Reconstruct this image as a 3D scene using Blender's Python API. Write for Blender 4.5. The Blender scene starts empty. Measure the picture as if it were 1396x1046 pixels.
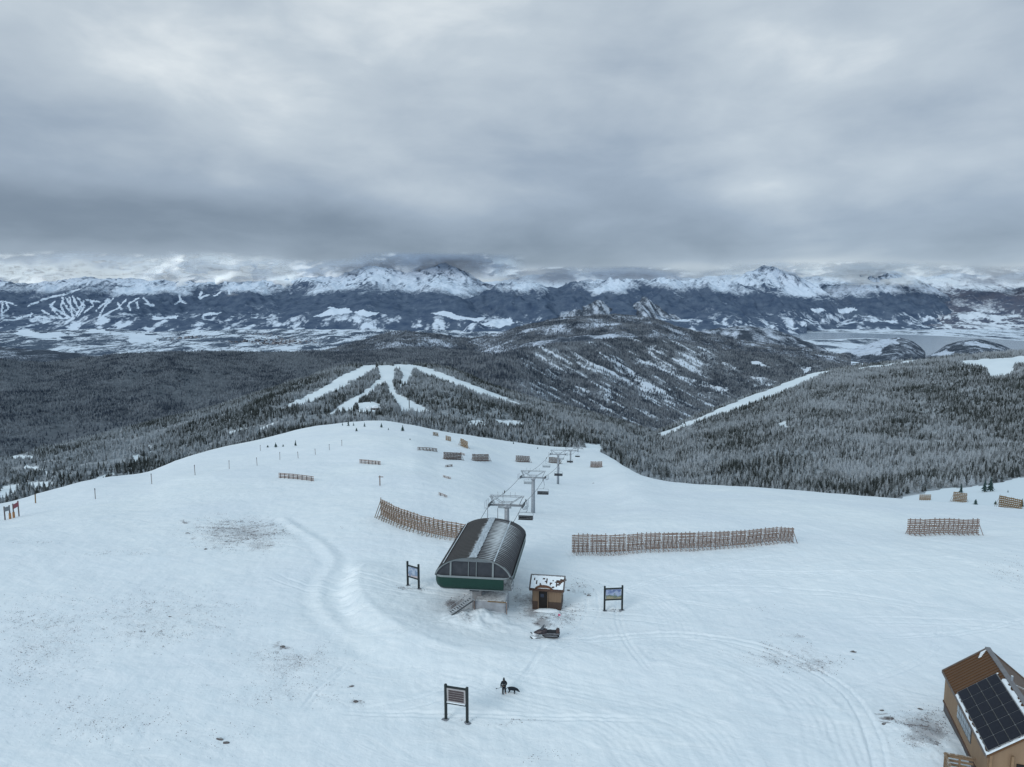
import bpy, bmesh, math, random
import numpy as np
from mathutils import Vector, Matrix

random.seed(7); RNG = np.random.default_rng(7)
SC = bpy.context.scene
COL = SC.collection
# ------------------------------------------------------------------ camera model
F, CX, CY = 968.0, 698.0, 523.0          # photograph's focal length and centre, in its pixels
PITCH = math.radians(6.95)
CP, SP = math.cos(PITCH), math.sin(PITCH)
CAMZ = 39.0                              # camera height over the plateau
def HY(py, zc):
    """height below camera and forward distance of a sight line at depth zc"""
    t = (py-CY)/F
    return zc*(SP+t*CP), zc*(CP-t*SP)
def P(px, py, zc):
    H, Y = HY(py, zc)
    return Vector(((px-CX)/F*zc, Y, CAMZ-H))
def proj(x, y, z):
    H = CAMZ-z
    zc = y*CP+H*SP
    return CX+F*x/zc, CY+F*(H*CP-y*SP)/zc, zc
# ------------------------------------------------------------------ noise
def _hash(ix, iy, seed):
    h = (ix.astype(np.int64)*374761393 + iy.astype(np.int64)*668265263 + seed*1442695041) & 0xffffffff
    h = ((h ^ (h >> 13))*1274126177) & 0xffffffff
    h = h ^ (h >> 16)
    return (h & 0xffff)/65535.0*2*math.pi
def perlin(x, y, seed=0):
    x0 = np.floor(x); y0 = np.floor(y); fx = x-x0; fy = y-y0
    u = fx*fx*fx*(fx*(fx*6-15)+10); v = fy*fy*fy*(fy*(fy*6-15)+10)
    def g(dx, dy):
        a = _hash(x0+dx, y0+dy, seed)
        return np.cos(a)*(fx-dx)+np.sin(a)*(fy-dy)
    return ((g(0,0)*(1-u)+g(1,0)*u)*(1-v)+(g(0,1)*(1-u)+g(1,1)*u)*v)*1.5
def fbm(x, y, o=4, seed=0, gain=0.5):
    s = 0; a = 1
    for k in range(o):
        s = s+a*perlin(x, y, seed+k*17); x = x*2.03; y = y*2.03; a *= gain
    return s
def ridged(x, y, o=4, seed=0, gain=0.5):
    s = 0; a = 1
    for k in range(o):
        s = s+a*(1-2*np.abs(perlin(x, y, seed+k*17))); x = x*2.07; y = y*2.07; a *= gain
    return s*0.6
def sstep(a, b, x):
    t = np.clip((x-a)/(b-a), 0, 1); return t*t*(3-2*t)
def pchip(xk, yk, x):
    """monotone cubic interpolation; xk (K,), yk (K,...) -> (len(x),...)"""
    xk = np.asarray(xk, float); yk = np.asarray(yk, float); x = np.asarray(x, float)
    h = np.diff(xk).reshape((-1,)+(1,)*(yk.ndim-1)); d = np.diff(yk, axis=0)/h
    m = np.zeros_like(yk); m[0] = d[0]; m[-1] = d[-1]
    if len(xk) > 2:
        same = (d[:-1]*d[1:]) > 0
        den = np.where(same, d[:-1]+d[1:], 1)
        m[1:-1] = np.where(same, 2*d[:-1]*d[1:]/den, 0)
    i = np.clip(np.searchsorted(xk, x)-1, 0, len(xk)-2)
    hh = (xk[i+1]-xk[i]); t = ((x-xk[i])/hh)
    sh = (-1,)+(1,)*(yk.ndim-1); t = t.reshape(sh); hh = hh.reshape(sh)
    return ((2*t**3-3*t**2+1)*yk[i]+(t**3-2*t**2+t)*hh*m[i]+(-2*t**3+3*t**2)*yk[i+1]+(t**3-t**2)*hh*m[i+1])
def inpoly(px, py, poly):
    r = np.zeros(px.shape, bool); n = len(poly)
    for i in range(n):
        x1, y1 = poly[i]; x2, y2 = poly[(i+1) % n]
        if y1 == y2: continue
        r ^= ((y1 > py) != (y2 > py)) & (px < (x2-x1)*(py-y1)/(y2-y1)+x1)
    return r
def dist_line(px, py, pts):
    """distance to polyline and signed side"""
    best = np.full(px.shape, 1e9); side = np.zeros(px.shape); along = np.zeros(px.shape); acc = 0
    for (x1, y1), (x2, y2) in zip(pts[:-1], pts[1:]):
        dx, dy = x2-x1, y2-y1; L = math.hypot(dx, dy)
        t = np.clip(((px-x1)*dx+(py-y1)*dy)/(L*L), 0, 1)
        d = np.hypot(px-x1-t*dx, py-y1-t*dy)
        m = d < best
        best = np.where(m, d, best); side = np.where(m, np.sign(dx*(py-y1)-dy*(px-x1)), side)
        along = np.where(m, acc+t*L, along); acc += L
    return best, side, along
# ------------------------------------------------------------------ materials
def nmat(name, rough=0.8, metal=0.0):
    m = bpy.data.materials.new(name); m.use_nodes = True
    nt = m.node_tree; b = nt.nodes['Principled BSDF']
    b.inputs['Roughness'].default_value = rough; b.inputs['Metallic'].default_value = metal
    b.inputs['Specular IOR Level'].default_value = 0.25
    return m, nt, b
def N(nt, t, **kw):
    n = nt.nodes.new(t)
    for k, v in kw.items():
        if k.startswith('i_'): n.inputs[k[2:].replace('_', ' ')].default_value = v
        else: setattr(n, k, v)
    return n
def mathn(nt, op, a, b=None, c=None, clamp=False):
    n = nt.nodes.new('ShaderNodeMath'); n.operation = op; n.use_clamp = clamp
    for i, v in enumerate((a, b, c)):
        if v is None: continue
        if isinstance(v, (int, float)): n.inputs[i].default_value = v
        else: nt.links.new(v, n.inputs[i])
    return n.outputs[0]
def mixc(nt, f, a, b, mode='MIX'):
    n = nt.nodes.new('ShaderNodeMix'); n.data_type = 'RGBA'; n.blend_type = mode
    for s, v in ((n.inputs[0], f), (n.inputs[6], a), (n.inputs[7], b)):
        if isinstance(v, (int, float)): s.default_value = v
        elif isinstance(v, tuple): s.default_value = v if len(v) == 4 else v+(1,)
        else: nt.links.new(v, s)
    return n.outputs[2]
def ramp(nt, f, stops):
    n = nt.nodes.new('ShaderNodeValToRGB'); e = n.color_ramp.elements
    while len(e) < len(stops): e.new(0.5)
    for k, (p, c) in enumerate(stops):
        e[k].position = p; e[k].color = (c, c, c, 1) if isinstance(c, (int, float)) else c+(1,)
    nt.links.new(f, n.inputs[0]); return n.outputs[0]
def noise(nt, vec, scale, detail=4, rough=0.5, dist=0.0):
    n = N(nt, 'ShaderNodeTexNoise'); n.inputs['Scale'].default_value = scale
    n.inputs['Detail'].default_value = detail; n.inputs['Roughness'].default_value = rough
    n.inputs['Distortion'].default_value = dist
    if vec is not None: nt.links.new(vec, n.inputs['Vector'])
    return n.outputs[0]
def pos(nt): return nt.nodes.new('ShaderNodeNewGeometry').outputs['Position']
def objc(nt): return nt.nodes.new('ShaderNodeTexCoord').outputs['Object']
def scalev(nt, v, s, rot=0.0):
    if rot:
        r = nt.nodes.new('ShaderNodeMapping'); nt.links.new(v, r.inputs[0]); r.inputs['Rotation'].default_value = (0, 0, rot); v = r.outputs[0]
    n = nt.nodes.new('ShaderNodeMapping'); nt.links.new(v, n.inputs[0]); n.inputs['Scale'].default_value = s
    return n.outputs[0]
def attr(nt, name):
    n = nt.nodes.new('ShaderNodeAttribute'); n.attribute_name = name; return n.outputs['Fac']
def bump(nt, b, h, strength, dist=0.1):
    n = nt.nodes.new('ShaderNodeBump'); n.inputs['Strength'].default_value = strength
    n.inputs['Distance'].default_value = dist; nt.links.new(h, n.inputs['Height'])
    nt.links.new(n.outputs[0], b.inputs['Normal'])
def simple(name, c, c2=None, scale=3.0, rough=0.7, metal=0.0, snow=0.0, stretch=(1, 1, 1)):
    """painted / weathered surface; snow>0 dusts the upward faces"""
    m, nt, b = nmat(name, rough, metal)
    c2 = c2 or tuple(v*0.7 for v in c)
    o = scalev(nt, objc(nt), stretch)
    f = ramp(nt, noise(nt, o, scale, 6, 0.65), [(0.3, 0.0), (0.7, 1.0)])
    col = mixc(nt, f, c, c2)
    if snow > 0:
        g = nt.nodes.new('ShaderNodeNewGeometry'); sx = nt.nodes.new('ShaderNodeSeparateXYZ')
        nt.links.new(g.outputs['Normal'], sx.inputs[0])
        up = mathn(nt, 'MULTIPLY', sx.outputs[2], snow)
        n2 = noise(nt, g.outputs['Position'], 2.2, 5, 0.7)
        s = ramp(nt, mathn(nt, 'ADD', up, mathn(nt, 'MULTIPLY', n2, 0.8)), [(0.75, 0.0), (0.95, 1.0)])
        col = mixc(nt, s, col, SNOWC)
    nt.links.new(col, b.inputs['Base Color'])
    return m
SNOWC = (0.80, 0.865, 0.91)

def snow_ground_material():
    m, nt, b = nmat('plateau_snow', 0.65)
    p = pos(nt)
    # broad tone variation, wind scour streaks, sastrugi
    broad = ramp(nt, noise(nt, p, 0.022, 4, 0.55, 0.6), [(0.3, 0.0), (0.72, 1.0)])
    streak = noise(nt, scalev(nt, p, (0.5, 1.4, 1), 0.42), 0.33, 7, 0.62, 1.6)
    base = mixc(nt, broad, (0.73, 0.79, 0.855), (0.81, 0.865, 0.89))
    st = ramp(nt, streak, [(0.35, 0.0), (0.65, 1.0)])
    base = mixc(nt, mathn(nt, 'MULTIPLY', st, 0.55), base, (0.645, 0.735, 0.80))
    spk = ramp(nt, noise(nt, p, 2.6, 8, 0.85), [(0.52, 0.0), (0.70, 1.0)])
    spl = ramp(nt, noise(nt, scalev(nt, p, (1, 1.8, 1), 0.3), 0.05, 4, 0.6), [(0.45, 0.0), (0.62, 1.0)])
    base = mixc(nt, mathn(nt, 'MULTIPLY', mathn(nt, 'MULTIPLY', spk, spl), 0.5), base, (0.42, 0.47, 0.56))
    # grit and grass showing through
    a = attr(nt, 'bare')
    n1 = noise(nt, scalev(nt, p, (0.9, 1.1, 1), 0.6), 3.4, 8, 0.88, 0.2)
    n2 = noise(nt, p, 0.35, 3, 0.5)
    fac = mathn(nt, 'ADD', mathn(nt, 'MULTIPLY', a, 0.36), mathn(nt, 'MULTIPLY', n1, 0.90))
    fac = mathn(nt, 'ADD', fac, mathn(nt, 'MULTIPLY', n2, 0.16))
    cov = ramp(nt, fac, [(0.665, 0.0), (0.765, 1.0)])
    cov = mathn(nt, 'MULTIPLY', cov, mathn(nt, 'MULTIPLY', a, 1.9, clamp=True), clamp=True)
    cov = mathn(nt, 'MULTIPLY', cov, mathn(nt, 'ADD', 0.20, mathn(nt, 'MULTIPLY', a, 0.52)), clamp=True)
    dirt = mixc(nt, noise(nt, p, 1.1, 4, 0.6), (0.13, 0.135, 0.165), (0.19, 0.155, 0.14))
    col = mixc(nt, cov, base, dirt)
    nt.links.new(col, b.inputs['Base Color'])
    h = mathn(nt, 'ADD', noise(nt, p, 1.6, 7, 0.65, 0.4), mathn(nt, 'MULTIPLY', streak, 1.6))
    bump(nt, b, h, 0.5, 0.16)
    return m
def forest_floor_material(name, dark, dark2, snow, nscale, thr=0.5, soft=0.12, fine=0.5, patch=None, stretch=(1, 1, 1), mixf=0.5):
    """mottled forest and snow; attribute 'snow' 0..1 pushes towards open snow"""
    m, nt, b = nmat(name, 0.95)
    b.inputs['Specular IOR Level'].default_value = 0.02
    p = scalev(nt, pos(nt), stretch); a = attr(nt, 'snow')
    n1 = noise(nt, p, nscale, 8, 0.72, 0.3)
    n2 = noise(nt, p, nscale*9, 4, 0.7)
    f = mathn(nt, 'ADD', mathn(nt, 'MULTIPLY', n1, 1-mixf), mathn(nt, 'MULTIPLY', n2, mixf))
    f = mathn(nt, 'ADD', mathn(nt, 'MULTIPLY', mathn(nt, 'SUBTRACT', f, 0.5), fine*2), a)
    s = ramp(nt, f, [(max(0, thr-soft), 0.0), (min(1, thr+soft), 1.0)])
    dk = mixc(nt, ramp(nt, noise(nt, p, nscale*2.3, 5, 0.7), [(0.35, 0.0), (0.65, 1.0)]), dark, dark2)
    if patch:
        dk = mixc(nt, mathn(nt, 'MULTIPLY', ramp(nt, noise(nt, p, nscale*0.35, 3), [(0.5, 0), (0.62, 1)]), 0.7), dk, patch)
    nt.links.new(mixc(nt, s, dk, snow), b.inputs['Base Color'])
    return m
# ------------------------------------------------------------------ object helpers
def tag(o, label=None, cat=None, group=None, kind=None):
    if label: o['label'] = label
    if cat: o['category'] = cat
    if group: o['group'] = group
    if kind: o['kind'] = kind
    return o
def empty(name, loc, rz=0.0, s=1.0):
    o = bpy.data.objects.new(name, None); COL.objects.link(o)
    o.location = loc; o.rotation_euler = (0, 0, rz); o.scale = (s, s, s); o.empty_display_size = 0.5
    return o
def grid_mesh(name, X, Y, Z, mat, attrs=None):
    R_, C_ = X.shape
    me = bpy.data.meshes.new(name)
    co = np.stack([X, Y, Z], -1).reshape(-1, 3).astype(np.float32)
    idx = np.arange(R_*C_).reshape(R_, C_)
    q = np.stack([idx[:-1, :-1], idx[:-1, 1:], idx[1:, 1:], idx[1:, :-1]], -1).reshape(-1, 4)
    me.vertices.add(len(co)); me.vertices.foreach_set('co', co.ravel())
    me.loops.add(q.size); me.loops.foreach_set('vertex_index', q.ravel().astype(np.int32))
    me.polygons.add(len(q)); me.polygons.foreach_set('loop_start', np.arange(0, q.size, 4, dtype=np.int32))
    me.polygons.foreach_set('loop_total', np.full(len(q), 4, np.int32))
    me.polygons.foreach_set('use_smooth', np.ones(len(q), bool))
    for k, v in (attrs or {}).items():
        at = me.attributes.new(k, 'FLOAT', 'POINT'); at.data.foreach_set('value', v.ravel().astype(np.float32))
    me.update(calc_edges=True); me.validate()
    me.materials.append(mat)
    o = bpy.data.objects.new(name, me); COL.objects.link(o)
    return o
class MB:
    """collects boxes, bars, tubes; builds ONE mesh object"""
    def __init__(s): s.bm = bmesh.new()
    def box(s, c, size, rot=None, bev=0.0):
        r = bmesh.ops.create_cube(s.bm, size=1.0)['verts']
        M = Matrix.Translation(c) @ (rot.to_4x4() if rot else Matrix()) @ Matrix.Diagonal((size[0], size[1], size[2], 1))
        bmesh.ops.transform(s.bm, matrix=M, verts=r)
        if bev > 0:
            es = {e for v in r for e in v.link_edges}
            bmesh.ops.bevel(s.bm, geom=list(es), offset=bev, segments=2, affect='EDGES', profile=0.6)
        return s
    def bar(s, a, b, w, h=None, up=Vector((0, 0, 1))):
        a = Vector(a); b = Vector(b); d = b-a; L = d.length
        if L < 1e-6: return s
        z = d.normalized(); x = up.cross(z)
        if x.length < 1e-3: x = Vector((1, 0, 0)).cross(z)
        x.normalize(); y = z.cross(x)
        R = Matrix((x, y, z)).transposed()
        return s.box((a+b)/2, (w, h or w, L), R)
    def tube(s, pts, r, n=8, r2=None):
        pts = [Vector(p) for p in pts]; rings = []
        for i, p in enumerate(pts):
            d = (pts[min(i+1, len(pts)-1)]-pts[max(i-1, 0)]).normalized()
            x = d.cross(Vector((0, 0, 1)))
            if x.length < 1e-3: x = Vector((1, 0, 0))
            x.normalize(); y = d.cross(x)
            if isinstance(r, (list, tuple)): rr = r[i]
            else: rr = r if r2 is None else r+(r2-r)*i/(len(pts)-1)
            rings.append([s.bm.verts.new(p+x*math.cos(2*math.pi*k/n)*rr+y*math.sin(2*math.pi*k/n)*rr) for k in range(n)])
        for a, b in zip(rings[:-1], rings[1:]):
            for k in range(n): s.bm.faces.new((a[k], a[(k+1) % n], b[(k+1) % n], b[k]))
        s.bm.faces.new(rings[0][::-1]); s.bm.faces.new(rings[-1])
        return s
    def poly(s, pts):
        s.bm.faces.new([s.bm.verts.new(p) for p in pts]); return s
    def prism(s, pts2, y0, y1, axis='y'):
        """closed outline in x,z extruded from y0 to y1"""
        f = (lambda p, y: (p[0], y, p[1])) if axis == 'y' else (lambda p, y: (y, p[0], p[1]))
        a = [s.bm.verts.new(f(p, y0)) for p in pts2]; b = [s.bm.verts.new(f(p, y1)) for p in pts2]
        n = len(a)
        for k in range(n): s.bm.faces.new((a[k], a[(k+1) % n], b[(k+1) % n], b[k]))
        s.bm.faces.new(a[::-1]); s.bm.faces.new(b); return s
    def blob(s, c, r, rot=None, seg=10, jit=0.0):
        v = bmesh.ops.create_icosphere(s.bm, subdivisions=2, radius=1.0)['verts']
        for q in v: q.co *= 1+random.uniform(-jit, jit)
        M = Matrix.Translation(c) @ (rot.to_4x4() if rot else Matrix()) @ Matrix.Diagonal((r[0], r[1], r[2], 1))
        bmesh.ops.transform(s.bm, matrix=M, verts=v); return s
    def build(s, name, mat, parent=None, smooth=False, loc=None):
        bmesh.ops.recalc_face_normals(s.bm, faces=s.bm.faces)
        me = bpy.data.meshes.new(name); s.bm.to_mesh(me); s.bm.free()
        if smooth: me.polygons.foreach_set('use_smooth', [True]*len(me.polygons))
        me.materials.append(mat)
        o = bpy.data.objects.new(name, me); COL.objects.link(o); o.parent = parent
        if loc is not None: o.location = loc
        return o
def copy_tree(o, parent=None):
    c = o.copy(); COL.objects.link(c); c.parent = parent
    for ch in list(o.children): copy_tree(ch, c)
    return c
# ------------------------------------------------------------------ terrain layers
def layer(name, cols, rows, pxs, mat, disp=None, back=((1.05, 0.012), (1.35, 0.10)), snowf=None, baref=None):
    """cols {px: [(py, depth) near..crest]}. rows: vertices per interval."""
    ks = sorted(cols)
    pxs = pxs[(pxs >= ks[0]) & (pxs <= ks[-1])]
    PY = np.array([[k[0] for k in cols[c]] for c in ks]); ZC = np.array([[k[1] for k in cols[c]] for c in ks])
    PYi = pchip(ks, PY, pxs); ZCi = pchip(ks, ZC, pxs)
    H = ZCi*(SP+(PYi-CY)/F*CP)
    nb = 0
    for fz, ang in back:
        z2 = ZCi[:, len(cols[ks[0]])-1]*fz
        h2 = z2*(SP+(PYi[:, -1]-CY)/F*CP+ang)
        ZCi = np.concatenate([ZCi, z2[:, None]], 1); H = np.concatenate([H, h2[:, None]], 1); nb += 1
    K = ZCi.shape[1]
    us = np.concatenate([np.linspace(k, k+1, rows[k] if k < len(rows) else 8, endpoint=False) for k in range(K-1)]+[[K-1]])
    Z = pchip(range(K), ZCi.T, us); Hh = pchip(range(K), H.T, us)          # (rows, cols)
    PX = np.broadcast_to(pxs[None, :], Z.shape)
    X = (PX-CX)/F*Z; Y = (Z-Hh*SP)/CP
    U = np.broadcast_to((us/(K-1-nb))[:, None], Z.shape)                     # 1 at crest
    base = CAMZ-Hh
    Wz = base.copy()
    if disp is not None: Wz = Wz+disp(X, Y, U, PX)
    px2, py2, zc2 = proj(X, Y, Wz)
    at = {}
    if snowf is not None: at['snow'] = snowf(X, Y, Wz, px2, py2, zc2)
    if baref is not None: at['bare'] = baref(X, Y, Wz, px2, py2, zc2)
    o = grid_mesh(name, X, Y, Wz, mat, at)
    tag(o, kind='structure')
    return dict(o=o, X=X, Y=Y, Z=Wz, px=px2, py=py2, zc=zc2, pxs=pxs, U=U, at=at)
def cols_px(lo, hi, step, wide=600):
    a = np.arange(lo, hi+step, step)
    l = lo-wide*np.linspace(1, 0, 24, endpoint=False)**1.3; r = hi+step+wide*np.linspace(0, 1, 24)[1:]**1.3
    return np.concatenate([l, a, r])
def hit(L, px, py, zmin=0):
    """world point where a sight line through (px,py) first meets the layer"""
    i = int(np.argmin(np.abs(L['pxs']-px)))
    pyc = L['py'][:, i]; zc = L['zc'][:, i]
    for r in range(1, len(pyc)):
        if zc[r] < zmin: continue
        if (pyc[r-1]-py)*(pyc[r]-py) <= 0 and pyc[r] <= pyc[r-1]:
            t = (py-pyc[r-1])/(pyc[r]-pyc[r-1]-1e-9)
            z = zc[r-1]+t*(zc[r]-zc[r-1]); return P(px, py, z), z
    r = int(np.argmin(np.abs(pyc-py))); z = zc[r]
    return Vector((L['X'][r, i], L['Y'][r, i], L['Z'][r, i])), z
def at_depth(L, px, z):
    i = int(np.argmin(np.abs(L['pxs']-px)))
    zz = np.interp(z, L['zc'][:, i], L['Z'][:, i])
    H = CAMZ-zz
    return Vector(((px-CX)/F*z, (z-H*SP)/CP, zz))
def gz(x, y):
    """height of the plateau surface at a world point"""
    z = 0.0
    for _ in range(5):
        px, py, zc = proj(x, y, z)
        i = int(np.clip(np.searchsorted(G['pxs'], px), 1, len(G['pxs'])-1))
        z0 = np.interp(y, G['Y'][:, i-1], G['Z'][:, i-1]); z1 = np.interp(y, G['Y'][:, i], G['Z'][:, i])
        t = (px-G['pxs'][i-1])/(G['pxs'][i]-G['pxs'][i-1]); z = z0+(z1-z0)*min(max(t, 0), 1)
    return z
# ---- the plateau: near knots from heights, far edge from the skyline
def zH(zc, H): return (CY+F*((H/zc)-SP)/CP, zc)
edge = {-900:(760,170),-400:(722,180), 0:(688,190), 60:(672,205), 125:(655,225), 200:(645,255), 240:(630,290), 300:(612,325), 345:(603,350),
        440:(581,390), 515:(575,400), 560:(581,405), 600:(589,405), 640:(595,410), 700:(604,440), 760:(611,500), 800:(613,530), 830:(625,470), 855:(641,330),
        880:(652,275), 920:(660,250), 1000:(665,235), 1100:(672,228), 1200:(680,220), 1300:(689,214), 1396:(697,210), 1800:(735,190), 2300:(790,175)}
gc = {}
for k, (ye, ze) in edge.items():
    He, _ = HY(ye, ze)
    lft = 0.0
    H1, H2 = 39.3, 0
    zm = 105+(ze-105)*0.33
    wt = float(np.interp(k, [560, 640, 700, 760, 800, 830, 870], [0, .3, .75, 1, 1, .8, 0])); z1 = 104
    Hm = wt*(39.6+(zm-105)*0.165)+(1-wt)*(39.6+(He-39.6)*0.19)
    gc[k] = [zH(20, 39), zH(55, 39), zH(z1, H1), zH(zm, Hm), (ye, ze)]
bank = [(507,757),(487,787),(492,822),(524,850),(558,873),(600,890),(660,900),(730,898),(790,894),(900,905),(990,925)]
tracks = [(385,690),(410,715),(447,745),(458,765),(438,790),(434,817),(455,850),(520,890),(600,915),(700,930),(800,940)]
def to_ground(pts, H=39.0):
    r = []
    for a, b in pts:
        zc = H/(SP+(b-CY)/F*CP); q = P(a, b, zc); r.append((q.x, q.y))
    return r
def chaikin(p, n=3):
    for _ in range(n):
        q = [p[0]]
        for a, b in zip(p[:-1], p[1:]): q += [(a[0]*.75+b[0]*.25, a[1]*.75+b[1]*.25), (a[0]*.25+b[0]*.75, a[1]*.25+b[1]*.75)]
        p = q+[p[-1]]
    return p
bankW = chaikin(to_ground(bank), 2); trackW = chaikin(to_ground(tracks), 2)
curves = [chaikin(to_ground(c), 2) for c in (
    [(1040,925),(1090,950),(1125,985),(1140,1046)],[(1180,900),(1150,930),(1140,980),(1165,1046)],
    [(1290,960),(1200,950),(1150,985),(1180,1046)],[(930,880),(1010,905),(1080,935),(1110,975),(1120,1046)],
    [(870,800),(920,835),(935,870),(900,890)],[(600,930),(720,955),(840,990),(880,1046)],
    [(700,925),(850,950),(960,985),(1000,1046)],[(900,840),(1000,800),(1120,775),(1300,760)])]
def g_disp(X, Y, U, PX):
    near = 1-sstep(150, 260, Y)
    d = 0.9*fbm(X/55, Y/55, 3, 5)*sstep(60, 130, Y)*sstep(1.02, 0.8, U)
    d = d+0.16*fbm(X/9, Y/9, 4, 11)+0.05*fbm(X/1.6, Y/3.2, 4, 23)*near
    # groomed bench around the lift terminal, bank falling towards the camera
    m = (X > -45) & (X < 40) & (Y < 130)
    db, side, al = dist_line(X, Y, bankW)
    wl_ = al+1.2*perlin(al/3.1, db/3, 77)
    flute = 1.35*(0.35*perlin(wl_/0.5, db/4, 3)+0.6*perlin(wl_/1.3, db/5, 9)+0.4*perlin(wl_/3.7, db/8, 19))*sstep(30, 12, al)
    s = np.where(side > 0, 1.0, -1.0)*db
    fade = sstep(0.4, 7, al)*(1-sstep(30, 62, al)*0.8)
    hgt = sstep(-2.8-0.9*perlin(al/2.5, al*0, 4)-4.5*sstep(16, 34, al), 0.0, s+flute*(s < 0.1))
    inner = np.exp(-(np.maximum(s, 0)/5.0)**2)
    d = d+m*fade*1.1*np.where(s > 0, inner, hgt)
    d = d+m*0.09*np.exp(-((s-0.1)/0.6)**2)*fade
    dt, st, at_ = dist_line(X, Y, trackW)
    d = d+m*(0.20*np.exp(-(dt/0.8)**2)*(1+0.6*perlin(at_/1.2, dt*0, 8))-0.12*np.exp(-((dt-1.8)/0.9)**2))*sstep(75, 40, at_)
    for k, c in enumerate(curves):
        dc, sc_, ac = dist_line(X, Y, c)
        w = 2.6
        d = d+0.024*np.cos(dc*sc_*2*math.pi/0.72)*np.exp(-(dc/w)**4)*(0.6+0.4*perlin(ac/4, dc, k))+0.05*np.exp(-((dc-w)/0.35)**2)
    # ski and sled tracks crossing the plateau
    sel = np.where((Y.ravel() < 150) & (Y.ravel() > 48) & (np.abs(X.ravel()) < 90))[0]
    xs_, ys_ = X.ravel()[sel], Y.ravel()[sel]; add = np.zeros(len(sel))
    rr = random.Random(21)
    for k in range(22):
        a0 = rr.uniform(-.5, 3.6); sx_, sy_ = rr.uniform(-35, 45), rr.uniform(60, 110); L_ = rr.uniform(25, 60); c0 = rr.uniform(-.05, .05)
        pts = []
        for j in range(9):
            pts.append((sx_, sy_)); sx_ += math.cos(a0)*L_/8; sy_ += math.sin(a0)*L_/8*.7; a0 += c0*L_/8
        dd_, _, al_ = dist_line(xs_, ys_, pts); g_ = 0.30 if k % 3 else 0.75
        if k == 20: pts = chaikin(to_ground([(752,872),(790,876),(850,868),(930,862),(1040,880),(1150,930),(1190,1000),(1200,1046)]), 2); L_ = 70; g_ = .55
        if k == 21: pts = chaikin(to_ground([(690,947),(720,920),(740,890),(742,874)]), 2); L_ = 14; g_ = .12
        if k >= 20: dd_, _, al_ = dist_line(xs_, ys_, pts)
        amp_ = (0.075 if k < 20 else .12)*np.clip(np.minimum(al_, L_*.85-al_)/5, 0, 1)*(1+.5*perlin(al_/2.0, al_*0, k))
        add -= amp_*np.exp(-((dd_-g_)/0.16)**2); add += amp_*.4*np.exp(-((dd_-g_-.35)/0.2)**2)
    q = np.zeros(X.size); q[sel] = add; d = d+q.reshape(X.shape)
    # snow mounds: under the terminal, round the hut and posts
    for (a, b, r, h) in MOUNDS:
        zc = 38.6/(SP+(b-CY)/F*CP); q = P(a, b, zc)
        d = d+h*np.exp(-(((X-q.x)**2+(Y-q.y)**2)/r**2))*(1+0.25*fbm(X/1.5, Y/1.5, 3, 7))
    return d
MOUNDS = [(666,842,3.2,1.0),(640,846,2.6,.5),(750,838,1.8,0.45),(735,852,2.2,0.3),(618,838,2.5,0.35),(1262,1005,3.5,0.5),(745,872,1.2,0.15)]
BARE = [(740,848,14,9,.95),(728,826,12,26,.85),(712,818,14,22,.6),(752,850,18,8,.5),(622,824,18,10,1.0),(636,842,22,12,.5),(325,728,80,24,.60),(355,742,30,14,.58),
        (400,905,95,30,.46),(380,945,110,28,.40),(205,845,170,50,.40),(60,880,110,80,.40),(120,980,160,50,.36),(290,1012,90,30,.33),(1070,896,90,22,.46),(1105,908,48,16,.56),(1085,866,24,7,.5),
        (1262,996,38,30,.85),(1240,985,26,22,.5),(1203,972,14,3,.85),(1212,979,15,2.5,1.1),(1206,985,12,2,1.1),(558,803,16,5,.6),(575,807,9,4,.5),(790,800,40,14,.42),(780,806,14,3,.6),(803,808,9,2,.6),
        (485,958,14,7,.50),(475,936,14,3,.5),(700,985,60,6,.42),(632,982,9,3,.5),(608,976,8,2,.5),(835,832,14,3,.6),(770,842,40,28,.42),(40,740,60,8,.25),(150,755,110,5,.3),(1380,780,60,30,.3),
        (250,712,8,3,.7),(262,735,6,3,.7),(1030,830,90,10,.2),(385,880,14,4,.7),(370,884,18,6,.45),(750,1030,120,14,.3),(630,645,60,6,.25),(560,720,20,3,.1),(480,720,30,3,.3),(500,598,60,3,.3)]
def g_bare(X, Y, Z, px, py, zc):
    a = np.full(px.shape, 0.05)
    wx = px+9*fbm(X/2.6, Y/2.6, 4, 31)*90/zc; wy = py+5*fbm(X/3.1, Y/3.1, 4, 37)*90/zc
    for (x, y, rx, ry, s) in BARE:
        a = np.maximum(a, s*np.exp(-(((wx-x)/rx)**2+((wy-y)/ry)**2)))
    return a
snow_g = snow_ground_material()
G = layer('snow_slope', gc, [10, 330, 170, 110, 14], cols_px(-60, 1460, 1.35, 800), snow_g, g_disp, ((1.10, 0.022), (1.35, 0.11), (1.9, 0.22)), baref=g_bare)
G['o'].name = 'ground'
edge_py = np.min(np.where(G['zc'] < 620, G['py'], 9e9), axis=0)             # skyline of the plateau
def over_edge(px, pytop): return pytop < np.interp(px, G['pxs'], edge_py)
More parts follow.
